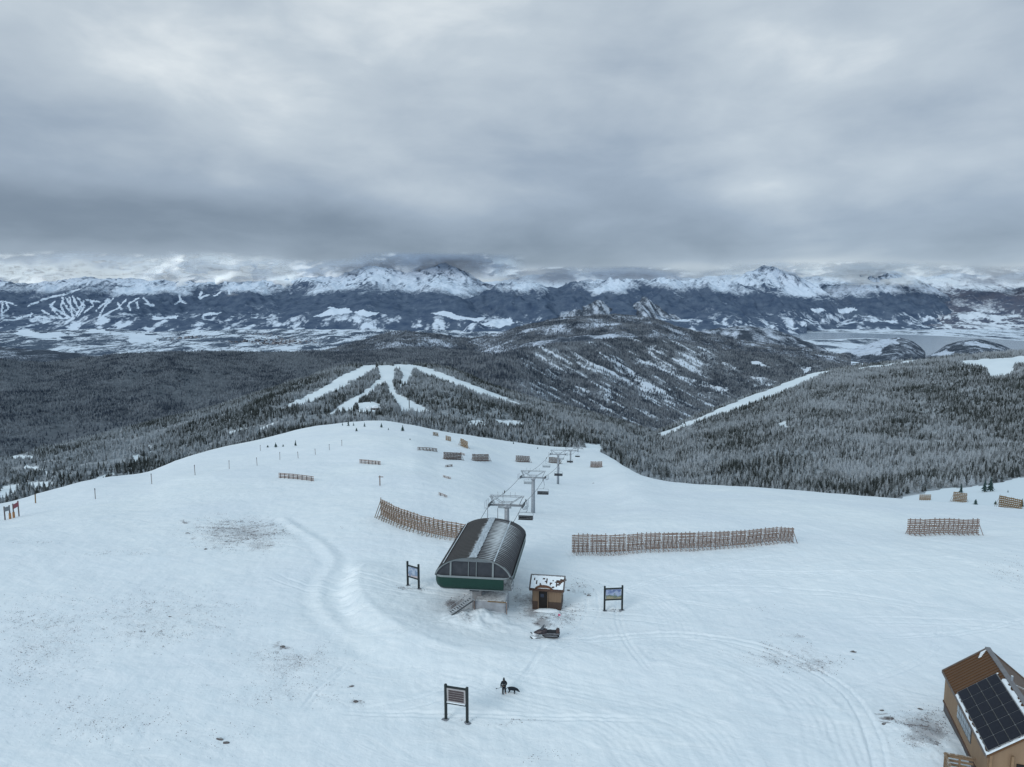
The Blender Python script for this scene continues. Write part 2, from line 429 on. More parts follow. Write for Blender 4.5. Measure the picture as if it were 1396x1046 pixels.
# ---- forested hills
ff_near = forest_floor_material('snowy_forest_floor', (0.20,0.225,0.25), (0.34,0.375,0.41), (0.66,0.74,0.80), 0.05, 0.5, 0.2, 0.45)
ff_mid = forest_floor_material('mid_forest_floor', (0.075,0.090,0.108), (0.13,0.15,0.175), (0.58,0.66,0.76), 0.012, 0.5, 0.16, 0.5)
ff_hill = forest_floor_material('hill_forest', (0.030,0.042,0.062), (0.075,0.095,0.125), (0.50,0.58,0.70), 0.009, 0.5, 0.20, 1.1, mixf=0.6)  # this and the next three: aerial haze put into bluish base colours
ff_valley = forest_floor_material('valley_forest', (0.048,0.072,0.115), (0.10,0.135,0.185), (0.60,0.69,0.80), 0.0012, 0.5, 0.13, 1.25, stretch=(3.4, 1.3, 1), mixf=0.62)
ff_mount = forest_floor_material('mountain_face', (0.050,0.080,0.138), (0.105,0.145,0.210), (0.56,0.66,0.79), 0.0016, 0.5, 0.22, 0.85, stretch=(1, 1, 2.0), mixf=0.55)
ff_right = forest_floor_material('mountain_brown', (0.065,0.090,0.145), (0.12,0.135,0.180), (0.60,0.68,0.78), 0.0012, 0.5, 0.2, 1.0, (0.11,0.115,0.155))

PISTES = [
 [(512,496),(495,499),(470,511),(430,534),(386,555),(398,556),(432,545),(468,528),(502,510),(514,503)],
 [(514,498),(540,498),(535,523),(541,536),(566,550),(590,562),(549,562),(535,541),(528,530),(526,523),(513,530),(492,546),(482,558),(446,566),(464,553),(500,531),(519,515)],
 [(538,496),(577,499),(562,506),(555,523),(547,530),(545,527),(550,512),(546,505),(536,503)],
 [(560,498),(582,501),(612,512),(672,535),(712,550),(709,555),(664,541),(603,519),(572,507)],
 [(633,576),(652,572),(664,576),(660,580),(640,580)],[(674,573),(700,574),(714,578),(711,582),(680,579)],
 [(486,550),(505,547),(520,552),(514,561),(488,561)],
 [(305,591),(334,583),(338,586),(312,594)],[(380,557),(400,551),(402,555),(384,560)],[(180,622),(190,620),(191,627),(182,628)],
 [(795,604),(819,606),(822,614),(814,622),(800,620)],[(122,655),(140,648),(156,643),(157,648),(135,657)],[(903,604),(924,605),(926,610),(908,612)],
 [(0,664),(26,660),(26,668),(0,682)],[(38,657),(72,657),(70,664),(42,665)],[(14,620),(46,622),(46,627),(18,626)],[(34,634),(66,641),(64,647),(36,641)],
 [(200,612),(206,606),(210,609),(204,618)],[(350,585),(372,577),(373,580),(352,589)]]
P3S = [
 [(896,592),(1000,549),(1060,526),(1108,508),(1134,505),(1108,518),(1060,538),(1000,560),(930,584),(905,596)],
 [(1165,503),(1215,496),(1262,488),(1264,491),(1215,499),(1170,506)],
 [(1328,491),(1400,486),(1400,497),(1383,498),(1379,510),(1352,517),(1343,501),(1300,493)],
 [(1230,676),(1396,652),(1700,620),(1700,900),(1230,900)],[(870,640),(886,632),(888,640),(878,648)],[(1060,578),(1072,574),(1072,582),(1062,584)]]
def poly_snow(polys, jit=0.0):
    def f(X, Y, Z, px, py, zc):
        a = np.zeros(px.shape)
        jx = px+jit*fbm(X/25, Y/25, 3, 71); jy = py+jit*0.6*fbm(X/25, Y/25, 3, 73)
        for p in polys: a = np.where(inpoly(jx, jy, p), 1.0, a)
        return a
    return f
def ridge_cols(crest, fronts):
    """crest [(px,py,zc)], fronts [(dpy, fz)] from near to far, appended before the crest"""
    r = {}
    for c in crest:
        kn = [(c[1]+d, c[2]*fz) for d, fz in fronts]
        zb = c[2]*fronts[0][1]*0.93
        kn = [(max(CY+F*((800.0/zb)-SP)/CP, kn[0][0]+6), zb)]+kn
        r[c[0]] = kn+[(c[1], c[2])]
    return r
cl1 = {-700:[(900,260),(760,450),(700,900),(690,1100)], -100:[(770,280),(700,450),(665,850),(640,1150)], 0:[(735,300),(685,480),(652,850),(628,1200)],57:[(722,330),(672,500),(640,850),(612,1300)],115:[(705,350),(660,520),(628,880),(600,1350)],
 200:[(692,380),(648,560),(613,850),(578,1400)],287:[(672,420),(624,600),(590,850),(558,1450)],400:[(650,450),(596,620),(560,850),(523,1450)],480:[(630,480),(586,640),(553,900),(499,1480)],
 545:[(630,480),(584,650),(562,850),(497,1500)],600:[(640,480),(594,650),(568,850),(500,1500)],660:[(650,480),(603,650),(572,850),(523,1500)],720:[(662,480),(612,650),(582,850),(543,1480)],
 800:[(680,540),(618,660),(594,880),(564,1400)],880:[(705,430),(650,580),(616,850),(586,1300)],930:[(725,400),(668,560),(632,850),(603,1150)],1000:[(760,400),(700,560),(670,850),(650,1000)]}
def l1_disp(X, Y, U, PX): return 9*fbm(X/190, Y/190, 4, 41)*sstep(1.02, 0.85, U)*sstep(0.25,0.5,U)+1.5*fbm(X/40, Y/40, 3, 43)
L1 = layer('ridge_hill', cl1, [10, 60, 110, 16], cols_px(-60, 1010, 2.0, 500), ff_near, l1_disp, snowf=poly_snow(PISTES, 2.5))
cl3 = {850:[(740,290),(672,480),(645,800),(612,1050)],900:[(730,300),(670,480),(638,800),(588,1200)],960:[(730,300),(668,480),(622,800),(565,1300)],1000:[(730,290),(670,470),(617,800),(548,1350)],
 1060:[(730,280),(674,460),(607,800),(526,1400)],1110:[(735,270),(679,450),(602,800),(509,1450)],1170:[(738,260),(684,440),(600,800),(500,1500)],1250:[(738,250),(672,420),(596,800),(491,1550)],
 1330:[(738,250),(664,420),(590,800),(484,1500)],1396:[(742,250),(656,420),(585,800),(480,1450)],1600:[(765,240),(640,420),(570,800),(470,1400)],2200:[(840,240),(620,420),(540,800),(450,1400)]}
def l3_disp(X, Y, U, PX): return 10*fbm(X/160, Y/160, 4, 51)*sstep(1.02, 0.85, U)*sstep(0.33,0.6,U)+1.2*fbm(X/40, Y/40, 3, 53)*sstep(0.3,0.45,U)
L3 = layer('forest_hill_east', cl3, [14, 50, 110, 14], cols_px(855, 1460, 2.0, 650), ff_near, l3_disp, snowf=poly_snow(P3S, 2.5))
L3['o'].name = 'hill'
cl2 = {-900:[(760,1500),(600,2400),(505,3300)],-100:[(700,1500),(570,2400),(494,3350)],0:[(680,1600),(562,2400),(490,3400)],57:[(670,1650),(557,2450),(495,3450)],110:[(650,1650),(550,2500),(488,3500)],200:[(630,1700),(545,2500),(482,3500)],
 320:[(610,1700),(538,2500),(480,3600)],400:[(580,1800),(528,2600),(480,3700)],480:[(560,1900),(518,2700),(481,3900)],560:[(550,2000),(508,2800),(476,4000)],650:[(560,2000),(520,2800),(480,4000)],720:[(585,2100),(550,2800),(505,3700)],780:[(610,2100),(575,2800),(545,3600)]}
def l2_disp(X, Y, U, PX): return (60*ridged((X+.5*Y)/800, (Y-.3*X)/2200, 3, 61)-25+4*fbm(X/200,Y/200,2,62)+8*fbm(X/200, Y/200, 3, 63))*sstep(1.02, 0.8, U)*0.9+3*fbm(X/60,Y/60,2,64)
def l2_snow(X, Y, Z, px, py, zc): return np.clip(0.10+0.18*fbm(X/500, Y/500, 3, 65), 0, 0.5)
L2 = layer('hill', cl2, [90, 100, 12], cols_px(-60, 790, 2.0, 500), ff_mid, l2_disp, snowf=l2_snow)
STREAKS = [[(766,480),(809,495),(841,509),(881,535),(863,529),(823,512),(795,503),(775,489)],[(818,478),(852,500),(881,518),(909,535),(938,552),(915,549),(886,535),(852,512),(829,495)],
 [(861,489),(904,495),(932,509),(947,521),(927,518),(892,503),(866,495)],[(875,469),(904,478),(909,486),(881,478)],[(706,483),(737,500),(772,518),(763,520),(732,508),(709,490)],[(709,521),(737,532),(740,538),(714,529)],
 [(818,552),(840,562),(837,569),(815,560)],[(955,521),(995,528),(990,533),(961,527)],[(984,495),(1007,502),(990,506)],[(1018,512),(1041,512),(1064,521),(1024,529)],[(950,534),(972,538),(969,545),(952,541)],[(782,524),(800,530),(812,540),(790,532)]]
CLEAR = [[(1021,492),(1036,494),(1052,500),(1027,498)],[(1088,500),(1108,503),(1094,508)]]
# descending spurs right of centre, their sunny flanks half open
def spur(name, crest, fronts, mat, s0, dx, seed, step=2.0, open_amt=0.5, a1=22):
    def dsp(X, Y, U, PX): return (a1*ridged(X/600+Y/1500, Y/1600, 4, seed)+6*fbm(X/150, Y/150, 3, seed+1))*sstep(1.02, 0.75, U)+3*fbm(X/70, Y/70, 2, seed+2)
    def sn(X, Y, Z, px, py, zc):
        slope = np.gradient(Z, axis=1)/np.maximum(np.abs(np.gradient(X, axis=1)), 1e-3)
        v = s0+0.22*fbm(X/300, Y/500, 4, seed+5)+0.10*sstep(0.05, -0.35, slope)
        jx = px+5*fbm(X/90, Y/90, 4, 75); jy = py+3*fbm(X/90, Y/90, 4, 76)
        for p in STREAKS: v = np.where(inpoly(jx, jy, p), s0+0.27+0.25*fbm(X/60, Y/90, 3, 78), v)
        dg = fbm((py-0.52*px)/5.2, px/48.0, 4, 79)
        v = v+0.36*sstep(0.15, 0.65, dg)*sstep(690, 740, px)*sstep(1010, 960, px)+0.10*dg
        for p in CLEAR: v = np.where(inpoly(jx, jy, p), 1.0, v)
        return np.clip(v, 0, 1)
    ks = [c[0] for c in crest]
    return layer(name, ridge_cols(crest, fronts), [6, 70, 70, 10], np.arange(ks[0], ks[-1]+step, step), mat, dsp, snowf=sn)
SC1 = spur('hill', [(560,505,2500),(620,492,2600),(680,484,2700),(703,482,2750),(766,509,2800),(823,524,2800),(880,541,2750),(946,562,2700),(1000,585,2600),(1060,615,2500)], [(95,0.62),(45,0.82)], ff_mid, 0.18, 0, 81, open_amt=0.3)
SC2 = spur('hill', [(640,500,3000),(700,478,3200),(760,470,3350),(817,466,3400),(858,489,3400),(905,508,3350),(960,530,3300),(1015,552,3200),(1080,585,3000)], [(85,0.74),(40,0.87)], ff_mid, 0.30, 0, 91, open_amt=0.5)
SC3 = spur('hill', [(740,490,3700),(800,468,3900),(832,462,4000),(866,461,4000),(910,464,4000),(966,475,4000),(1080,487,3900),(1140,496,3800),(1220,510,3700),(1300,520,3600)], [(75,0.78),(35,0.9)], ff_mid, 0.26, 0, 101, open_amt=0.45)
def hill_snow(s0, amp, sc, seed, asp=1.0):
    def f(X, Y, Z, px, py, zc): return np.clip(s0+amp*fbm(X/sc, Y/(sc*asp), 5, seed, .6), 0, 1)
    return f
def hdisp(a, sc, seed):
    def f(X, Y, U, PX): return a*ridged(X/sc, Y/sc, 5, seed)*sstep(1.02, 0.7, U)+a*0.28*fbm(X/sc*4, Y/sc*4, 4, seed+3, .6)
    return f
FH = layer('hill', ridge_cols([(380,485,5200),(440,478,5300),(480,468,5400),(545,453,5500),(580,455,5500),(640,462,5500),(690,452,5500),(740,439,5500),(790,432,5500),(835,431,5500),(890,436,5500),(930,447,5500),(980,459,5500),(1040,468,5400),(1100,476,5300),(1160,486,5200)],
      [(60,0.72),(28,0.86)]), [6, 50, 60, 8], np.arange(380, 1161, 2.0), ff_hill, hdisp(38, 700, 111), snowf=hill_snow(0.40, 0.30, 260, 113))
layer('hill', ridge_cols([(900,470,7500),(940,455,7600),(975,449,7700),(1010,445,7700),(1040,447,7700),(1070,455,7600),(1100,466,7400),(1130,478,7200)],
      [(30,0.85),(14,0.93)]), [6, 24, 30, 8], np.arange(900, 1131, 2.0), ff_hill, hdisp(45, 600, 121), snowf=hill_snow(0.38, 0.4, 160, 123, 3))
def isle_snow(polys):
    def f(X, Y, Z, px, py, zc):
        a = 0.30+0.30*fbm(X/120, Y/160, 4, 147)
        jx = px+4*fbm(X/120, Y/200, 3, 145); jy = py+1.6*fbm(X/120, Y/200, 3, 146)
        for p in polys: a = np.where(inpoly(jx, jy, p), 0.75+0.3*fbm(X/90, Y/90, 3, 149), a)
        return np.clip(a, 0, 1)
    return f
layer('hill', ridge_cols([(1140,486,8600),(1158,478,8800),(1180,471,9000),(1200,464,9100),(1225,461,9200),(1240,464,9100),(1253,472,9000),(1262,481,8800)],
      [(26,0.85),(12,0.93)]), [6, 24, 30, 8], np.arange(1140, 1263, 1.5), ff_hill, hdisp(26, 300, 131), snowf=isle_snow([[(1150,478),(1178,466),(1200,461),(1226,462),(1222,468),(1205,472),(1200,482),(1170,486)]]))
layer('hill', ridge_cols([(1262,487,8200),(1275,481,8400),(1290,471,8600),(1312,465,8700),(1335,463,8700),(1358,468,8700),(1378,476,8600),(1392,482,8400)],
      [(22,0.88),(10,0.94)]), [6, 24, 30, 8], np.arange(1262, 1393, 1.5), ff_hill, hdisp(22, 300, 141), snowf=isle_snow([[(1312,467),(1330,465),(1356,472),(1358,476),(1335,473)],[(1268,484),(1290,477),(1302,480),(1290,487)]]))
layer('hill', ridge_cols([(-400,470,7000),(-100,470,7000),(0,474,7000),(60,478,6900),(120,484,6800),(200,490,6500)],
      [(40,0.8),(18,0.9)]), [6, 24, 40, 8], np.arange(-400, 201, 3.0), ff_hill, hdisp(40, 900, 151), snowf=hill_snow(0.26, 0.3, 380, 153))
# ---- valley floor
FIELDS = [[(426,432),(449,420),(475,420),(477,427),(455,430)],[(480,427),(495,422),(518,426),(500,431)],[(584,427),(615,425),(638,433),(662,433),(655,438),(626,436)],[(656,441),(695,434),(700,440),(678,447)],
 [(700,433),(724,426),(760,429),(740,436),(712,442)],[(206,431),(245,431),(245,435),(210,435)],[(270,433),(284,426),(302,426),(300,431),(285,431)],[(19,450),(37,449),(54,455),(86,453),(84,463),(52,461),(23,457)],
 [(172,457),(200,455),(218,458),(212,467),(175,466)],[(115,450),(145,450),(190,456),(160,456),(120,453)],[(0,462),(28,462),(26,465),(0,465)],[(90,452),(108,454),(106,458),(90,457)],[(436,432),(500,436),(560,440),(575,450),(500,452),(440,455),(420,450)],
 [(580,432),(600,436),(625,445),(600,448)],[(420,478),(460,474),(464,480),(430,482)],[(170,442),(250,446),(240,451),(180,449)],[(250,448),(330,455),(320,460),(260,456)],[(240,470),(340,474),(420,470),(400,476),(300,480)],
 [(980,465),(1060,462),(1190,470),(1250,486),(1100,494),(1010,484)],[(1080,436),(1140,440),(1200,446),(1300,443),(1396,452),(1396,460),(1250,455),(1100,450)],[(1010,420),(1040,422),(1080,432),(1000,432)],[(860,438),(960,436),(1060,440),(1050,448),(900,446)],
 [(1106,421),(1120,420),(1126,424),(1108,426)],[(1142,424),(1160,418),(1168,424),(1150,428)]]  # open snow fields; sunlight on the brightest is painted as whiter albedo
def vsnow(X, Y, Z, px, py, zc):
    a = 0.45+0.40*fbm(X/300, Y/1000, 5, 161, .65)
    a = a-0.30*np.exp(-((px-560)/900)**2)*0-0.22*sstep(200, -100, px)
    jx = px+7*fbm(X/260, Y/700, 4, 171); jy = py+2.4*fbm(X/260, Y/700, 4, 173)
    for k, p in enumerate(FIELDS): a = np.where(inpoly(jx, jy, p), 1.1 if k < 10 else a+0.22, a)
    return np.clip(a, 0, 1.1)
vz = np.concatenate([np.linspace(3800, 7000, 30), np.linspace(7050, 15000, 150), np.linspace(15100, 26000, 60), np.linspace(28000, 90000, 10)])
vp = cols_px(-80, 1480, 3.0, 900)
VH = 728.0
PXg, ZG = np.meshgrid(vp, vz)
Xg = (PXg-CX)/F*ZG; Yg = ZG
lakeW = None
def hfun(x, y): return -VH+CAMZ+18*fbm(x/1500, y/1500, 4, 181)+6*fbm(x/350, y/350, 3, 183)+sstep(3500, -2500, x-0.1*y)*60*(ridged(x/1600, y/2400, 4, 187)+.3)
LAKE = [(1063,458),(1085,454),(1120,453),(1200,455),(1280,458),(1340,461),(1396,465),(1520,472),(1520,486),(1400,484),(1330,488),(1290,489),(1225,490),(1234,484),(1243,476),(1234,468),(1215,463),(1180,461),(1130,463),(1085,464)]
LW = []
for a, b in LAKE:
    zc = VH/(SP+(b-CY)/F*CP); q = P(a, b, zc); LW.append((q.x, q.y))
ZV = hfun(Xg, Yg)
ins = inpoly(Xg, Yg, LW); dl, _, _ = dist_line(Xg, Yg, LW+[LW[0]])
ZV = np.where(ins, -VH+CAMZ-14*sstep(0, 120, dl)-3, np.maximum(ZV, -VH+CAMZ+1)*sstep(0, 500, dl)+(-VH+CAMZ+2)*(1-sstep(0, 500, dl)))
p_, q_, r_ = proj(Xg, Yg, ZV)
V = grid_mesh('valley_floor', Xg, Yg, ZV, ff_valley, {'snow': np.where(dl < 110, 1.0, vsnow(Xg, Yg, ZV, p_, q_, r_))})
tag(V, kind='structure')
m, nt, b = nmat('lake_water', 0.22)
b.inputs['Base Color'].default_value = (0.16, 0.22, 0.30, 1); b.inputs['Specular IOR Level'].default_value = 0.5
nt.links.new(mixc(nt, noise(nt, pos(nt), 0.0015, 5, 0.6), (0.19,0.255,0.335), (0.25,0.32,0.40)), b.inputs['Base Color'])
bump(nt, b, noise(nt, pos(nt), 0.02, 3), 0.25, 4.0)
lk = MB(); lk.poly([(x, y, -VH+CAMZ) for x, y in LW])
tag(lk.build('lake', m), kind='structure')
# the two valley towns: roofs too many and too small to count
def town(n, boxes, label, seed):
    rng = np.random.default_rng(seed); vs = []; fs = []
    for _ in range(n):
        b_ = boxes[rng.integers(len(boxes))]
        px = rng.normal(b_[0], b_[2]); py = rng.normal(b_[1], b_[3])
        zc = 716.0/(SP+(py-CY)/F*CP)
        q = P(px, py, zc); w, d, h = rng.uniform(9, 26), rng.uniform(12, 40), rng.uniform(6, 15); a = rng.uniform(0, 3.14)
        z = -VH+CAMZ-10+float(np.interp(0, [0, 1], [0, 0])); zb = z+4; c, s_ = math.cos(a), math.sin(a); k = len(vs)
        for zz in (zb, zb+h+26):
            for dx, dy in ((-w, -d), (w, -d), (w, d), (-w, d)): vs.append((q.x+dx*.5*c-dy*.5*s_, q.y+dx*.5*s_+dy*.5*c, zz))
        for e0_ in (-.5, .5): vs.append((q.x-e0_*d*s_, q.y+e0_*d*c, zb+h+32))
        fs += [(k, k+1, k+5, k+4), (k+1, k+2, k+6, k+5), (k+2, k+3, k+7, k+6), (k+3, k, k+4, k+7), (k+4, k+5, k+8), (k+6, k+7, k+9), (k+5, k+6, k+9, k+8), (k+7, k+4, k+8, k+9)]
    me = bpy.data.meshes.new('town'); me.from_pydata(vs, [], fs)
    m, nt, b = nmat('town_houses', 0.9)
    c1 = ramp(nt, noise(nt, pos(nt), 0.02, 2), [(0.44, 0.0), (0.56, 1.0)])
    nt.links.new(mixc(nt, c1, (0.06,0.065,0.085), (0.30,0.31,0.34)), b.inputs['Base Color'])
    me.materials.append(m); o = bpy.data.objects.new('town', me); COL.objects.link(o); tag(o, label, 'town', kind='stuff')
town(900, [(300,466,40,5),(250,462,50,5),(370,458,30,6),(400,468,20,4),(440,450,30,4)], 'scattered roofs of the town in the snowy valley left of centre', 5)
town(500, [(1010,430,30,3),(1090,440,30,3),(930,436,25,2),(1120,430,25,2)], 'scattered roofs of the town in the snowy valley beyond the lake', 6)
# ---- mountains
MFIELDS = FIELDS[:4]+FIELDS[5:7]+FIELDS[-2:]
def run_lines(raw): return [[(x/3.4875, 340+y/3.4875) for x, y in l] for l in raw]
RUNS = run_lines([[(135,270),(200,240),(300,215),(380,190)],[(240,265),(260,300),(300,330)],[(300,230),(290,270),(320,330)],[(330,230),(340,280),(345,330)],[(370,230),(400,270),(370,320)],[(200,290),(260,325),(350,330)],
 [(430,240),(440,270),(400,300)],[(260,250),(240,270),(330,325)],[(315,235),(360,300)],[(300,255),(350,315)],[(345,225),(380,290)],[(400,245),(360,315)],[(540,235),(500,270),(470,325)],[(600,240),(560,280),(520,300),(480,325)],[(520,240),(480,270),(460,290)],[(620,290),(610,260),(660,230)],[(650,250),(660,280)],
 [(680,230),(720,270)],[(690,260),(730,268)],[(850,220),(860,245),(830,262)],[(860,245),(885,258)],[(960,200),(945,230)],[(990,215),(950,232)],[(1050,200),(1020,222)],[(1090,195),(1090,212)],[(0,250),(30,250),(75,265)],[(10,260),(10,330)],
 [(30,260),(40,280),(10,310)],[(80,330),(150,310)],[(145,320),(150,305)],[(170,320),(260,330)],[(560,255),(575,285)],[(410,240),(470,250)]])
def msnow(tree, amp, seed, runs=False, base=0.0):
    def f(X, Y, Z, px, py, zc):
        v = (Z-CAMZ-tree)/220.0
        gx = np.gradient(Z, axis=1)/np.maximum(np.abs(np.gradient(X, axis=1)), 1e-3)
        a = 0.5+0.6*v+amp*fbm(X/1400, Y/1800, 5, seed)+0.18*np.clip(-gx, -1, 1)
        a = np.clip(a, base, 1.0)
        low = sstep(-230, -520, Z-CAMZ)
        a = a+low*np.clip(0.20+0.80*fbm(X/330, Y/420, 6, seed+31, .68), 0, .75)
        # rock, and relief shading painted as dark lines, on steep faces above the trees
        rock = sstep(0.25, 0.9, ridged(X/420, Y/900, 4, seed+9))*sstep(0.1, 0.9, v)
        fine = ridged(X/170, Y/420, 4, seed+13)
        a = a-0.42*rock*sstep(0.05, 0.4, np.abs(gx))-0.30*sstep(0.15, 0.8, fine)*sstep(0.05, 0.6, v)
        if runs:
            jx = px+1.2*fbm(X/300, Y/300, 3, 7); jy = py+0.6*fbm(X/300, Y/300, 3, 8)
            for k, l in enumerate(RUNS):
                d, _, _ = dist_line(jx, jy, l)
                a = np.maximum(a, 1.0*sstep(1.5, 0.5, d+0.9*fbm(X/120, Y/120, 2, 9+k)))
        jx = px+5*fbm(X/350, Y/500, 4, 171); jy = py+2.2*fbm(X/350, Y/500, 4, 173)
        for p in MFIELDS: a = np.where(inpoly(jx, jy, p), 1.1, a)
        a = a+0.20*sstep(-0.1, 0.5, fbm(X/900, Y/900, 4, seed+21))*(v < 0)
        return np.clip(a, 0, 1.1)
    return f
def mdisp(a, seed, jag=0.25, ax=2200, ay=3000):
    def f(X, Y, U, PX):
        r = ridged(X/ax, Y/ay, 5, seed, 0.55)
        return a*r*sstep(0.0, 0.4, U)*sstep(1.12, 0.80, U)+a*jag*ridged(X/650, Y/650, 5, seed+3, .6)*sstep(0.3, 0.8, U)+16*ridged(X/180, Y/260, 3, seed+5)*sstep(0.3, 0.7, U)
    return f
# farthest bright range
layer('mountain', ridge_cols([(-500,386,31000),(-200,388,31000),(0,384,31000),(120,381,31000),(260,386,31000),(420,389,31000),(560,388,31000),(660,388,31000),(700,384,31000),(724,379,31000),(745,380,31000),(790,386,31000),(850,388,31000),(880,381,31000),(910,378,31000),(935,384,31000),(980,381,31000),(1010,377,31000),(1060,382,31000),(1130,381,31000),(1200,380,31000),(1260,380,31000),(1300,376,31000),(1350,380,31000),(1400,376,31000),(1600,382,31000),(1900,388,31000)],
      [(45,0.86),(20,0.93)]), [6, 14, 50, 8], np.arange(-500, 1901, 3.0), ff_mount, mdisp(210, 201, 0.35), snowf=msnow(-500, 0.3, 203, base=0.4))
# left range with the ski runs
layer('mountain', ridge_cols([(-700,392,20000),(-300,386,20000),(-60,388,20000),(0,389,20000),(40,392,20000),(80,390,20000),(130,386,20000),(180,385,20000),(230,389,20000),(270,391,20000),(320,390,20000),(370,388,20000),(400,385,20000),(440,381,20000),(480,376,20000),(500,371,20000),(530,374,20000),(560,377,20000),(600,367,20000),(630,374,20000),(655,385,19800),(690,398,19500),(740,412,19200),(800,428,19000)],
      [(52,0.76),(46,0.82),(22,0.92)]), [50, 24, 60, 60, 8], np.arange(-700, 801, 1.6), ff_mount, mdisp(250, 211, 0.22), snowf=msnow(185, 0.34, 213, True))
# the dark middle range with its pale pyramids
layer('mountain', ridge_cols([(600,430,16500),(650,412,17000),(690,396,17500),(715,393,17500),(760,397,17500),(800,392,17500),(850,392,17500),(880,390,17500),(930,391,17500),(975,393,17500),(1020,398,17500),(1060,412,17000),(1100,432,16500)],
      [(48,0.80),(42,0.85),(20,0.93)]), [40, 24, 50, 50, 8], np.arange(600, 1101, 1.6), ff_mount, mdisp(260, 221, 0.3, 1500, 2600), snowf=msnow(240, 0.5, 223))
layer('mountain', ridge_cols([(740,442,14800),(775,428,15200),(798,419,15400),(818,411,15500),(834,419,15400),(848,428,15300),(860,421,15400),(878,408,15500),(897,419,15300),(925,434,15000),(950,444,14600)],
      [(30,0.86),(14,0.93)]), [6, 30, 40, 8], np.arange(740, 951, 1.6), ff_hill, mdisp(70, 231, 0.2, 260, 3000), snowf=hill_snow(0.38, 0.40, 90, 233, 12))
# the right massif, the valley mouth and the broad right slope
layer('mountain', ridge_cols([(960,425,18000),(985,400,19000),(1005,386,19500),(1025,376,19800),(1042,370,20000),(1062,373,20000),(1085,382,19800),(1105,392,19500),(1125,405,19000),(1150,424,18000),(1170,436,17500)],
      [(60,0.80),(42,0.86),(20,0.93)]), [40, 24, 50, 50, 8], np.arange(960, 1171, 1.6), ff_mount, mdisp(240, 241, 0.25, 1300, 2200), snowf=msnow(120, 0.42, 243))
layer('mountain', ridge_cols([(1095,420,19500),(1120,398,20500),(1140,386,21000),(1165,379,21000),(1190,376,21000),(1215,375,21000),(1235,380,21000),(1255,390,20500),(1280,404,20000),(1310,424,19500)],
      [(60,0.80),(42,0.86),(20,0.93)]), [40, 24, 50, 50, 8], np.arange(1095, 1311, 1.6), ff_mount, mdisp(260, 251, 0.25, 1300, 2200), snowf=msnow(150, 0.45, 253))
layer('mountain', ridge_cols([(1180,436,18500),(1215,408,20500),(1250,390,22000),(1280,384,22500),(1320,383,22500),(1360,384,22500),(1400,382,22500),(1600,378,22500),(2000,380,22500)],
      [(64,0.74),(44,0.82),(20,0.92)]), [40, 24, 60, 60, 8], np.concatenate([np.arange(1180, 1461, 1.6), np.arange(1470, 2001, 10)]), ff_right, mdisp(190, 261, 0.2, 1900, 2600), snowf=msnow(140, 0.32, 263, base=0.2))
# ---- cloud hanging on the peaks
def cloud_bank(px0, px1, py0, py1, zc, seed, colr, dens=1.0, glow=0.12):
    m, nt, b = nmat('cloud_vapour', 1.0); b.inputs['Specular IOR Level'].default_value = 0
    b.inputs['Base Color'].default_value = colr+(1,)
    b.inputs['Emission Color'].default_value = colr+(1,); b.inputs['Emission Strength'].default_value = glow  # emission stands in for sunlight caught in the cloud
    n = noise(nt, scalev(nt, pos(nt), (1, 1, 2.6)), 0.00045, 6, 0.5, 0.5)
    a = mathn(nt, 'MULTIPLY', mathn(nt, 'ADD', attr(nt, 'snow'), mathn(nt, 'MULTIPLY', mathn(nt, 'SUBTRACT', n, 0.5), 1.9)), dens, clamp=True)
    a = mathn(nt, 'MULTIPLY', a, ramp(nt, attr(nt, 'snow'), [(0.02, 0.0), (0.35, 1.0)]))
    nt.links.new(a, b.inputs['Alpha'])
    cx = np.linspace(px0, px1, 160); cy = np.linspace(py1, py0, 40)
    PXc, PYc = np.meshgrid(cx, cy)
    v = (PYc-py0)/(py1-py0)
    ZC = zc*(1+0.05*fbm(PXc/70, PYc/30, 4, seed)+0.06*np.sin(np.pi*v))
    H, Y = HY(PYc, ZC); X = (PXc-CX)/F*ZC
    u = (PXc-px0)/(px1-px0)
    at = np.clip(np.sin(np.pi*np.clip(u, 0, 1)), 0, 1)**0.7*np.clip(np.sin(np.pi*np.clip(v, 0, 1)), 0, 1)
    o = grid_mesh('cloud', X, Y, CAMZ-H, m, {'snow': at}); tag(o, kind='structure'); return o
cloud_bank(-200, 420, 340, 406, 19000, 401, (0.82,0.87,0.90), 1.3, 0.20)
cloud_bank(180, 560, 350, 396, 18800, 402, (0.72,0.78,0.84), 1.2)
cloud_bank(470, 720, 342, 386, 18600, 403, (0.50,0.58,0.67), 1.4, .14)
cloud_bank(640, 1010, 362, 396, 18700, 404, (0.60,0.68,0.77), 1.15)
cloud_bank(960, 1320, 354, 392, 18500, 405, (0.70,0.76,0.81), 1.1)
cloud_bank(1230, 1560, 360, 396, 19000, 406, (0.72,0.78,0.84), 0.8)
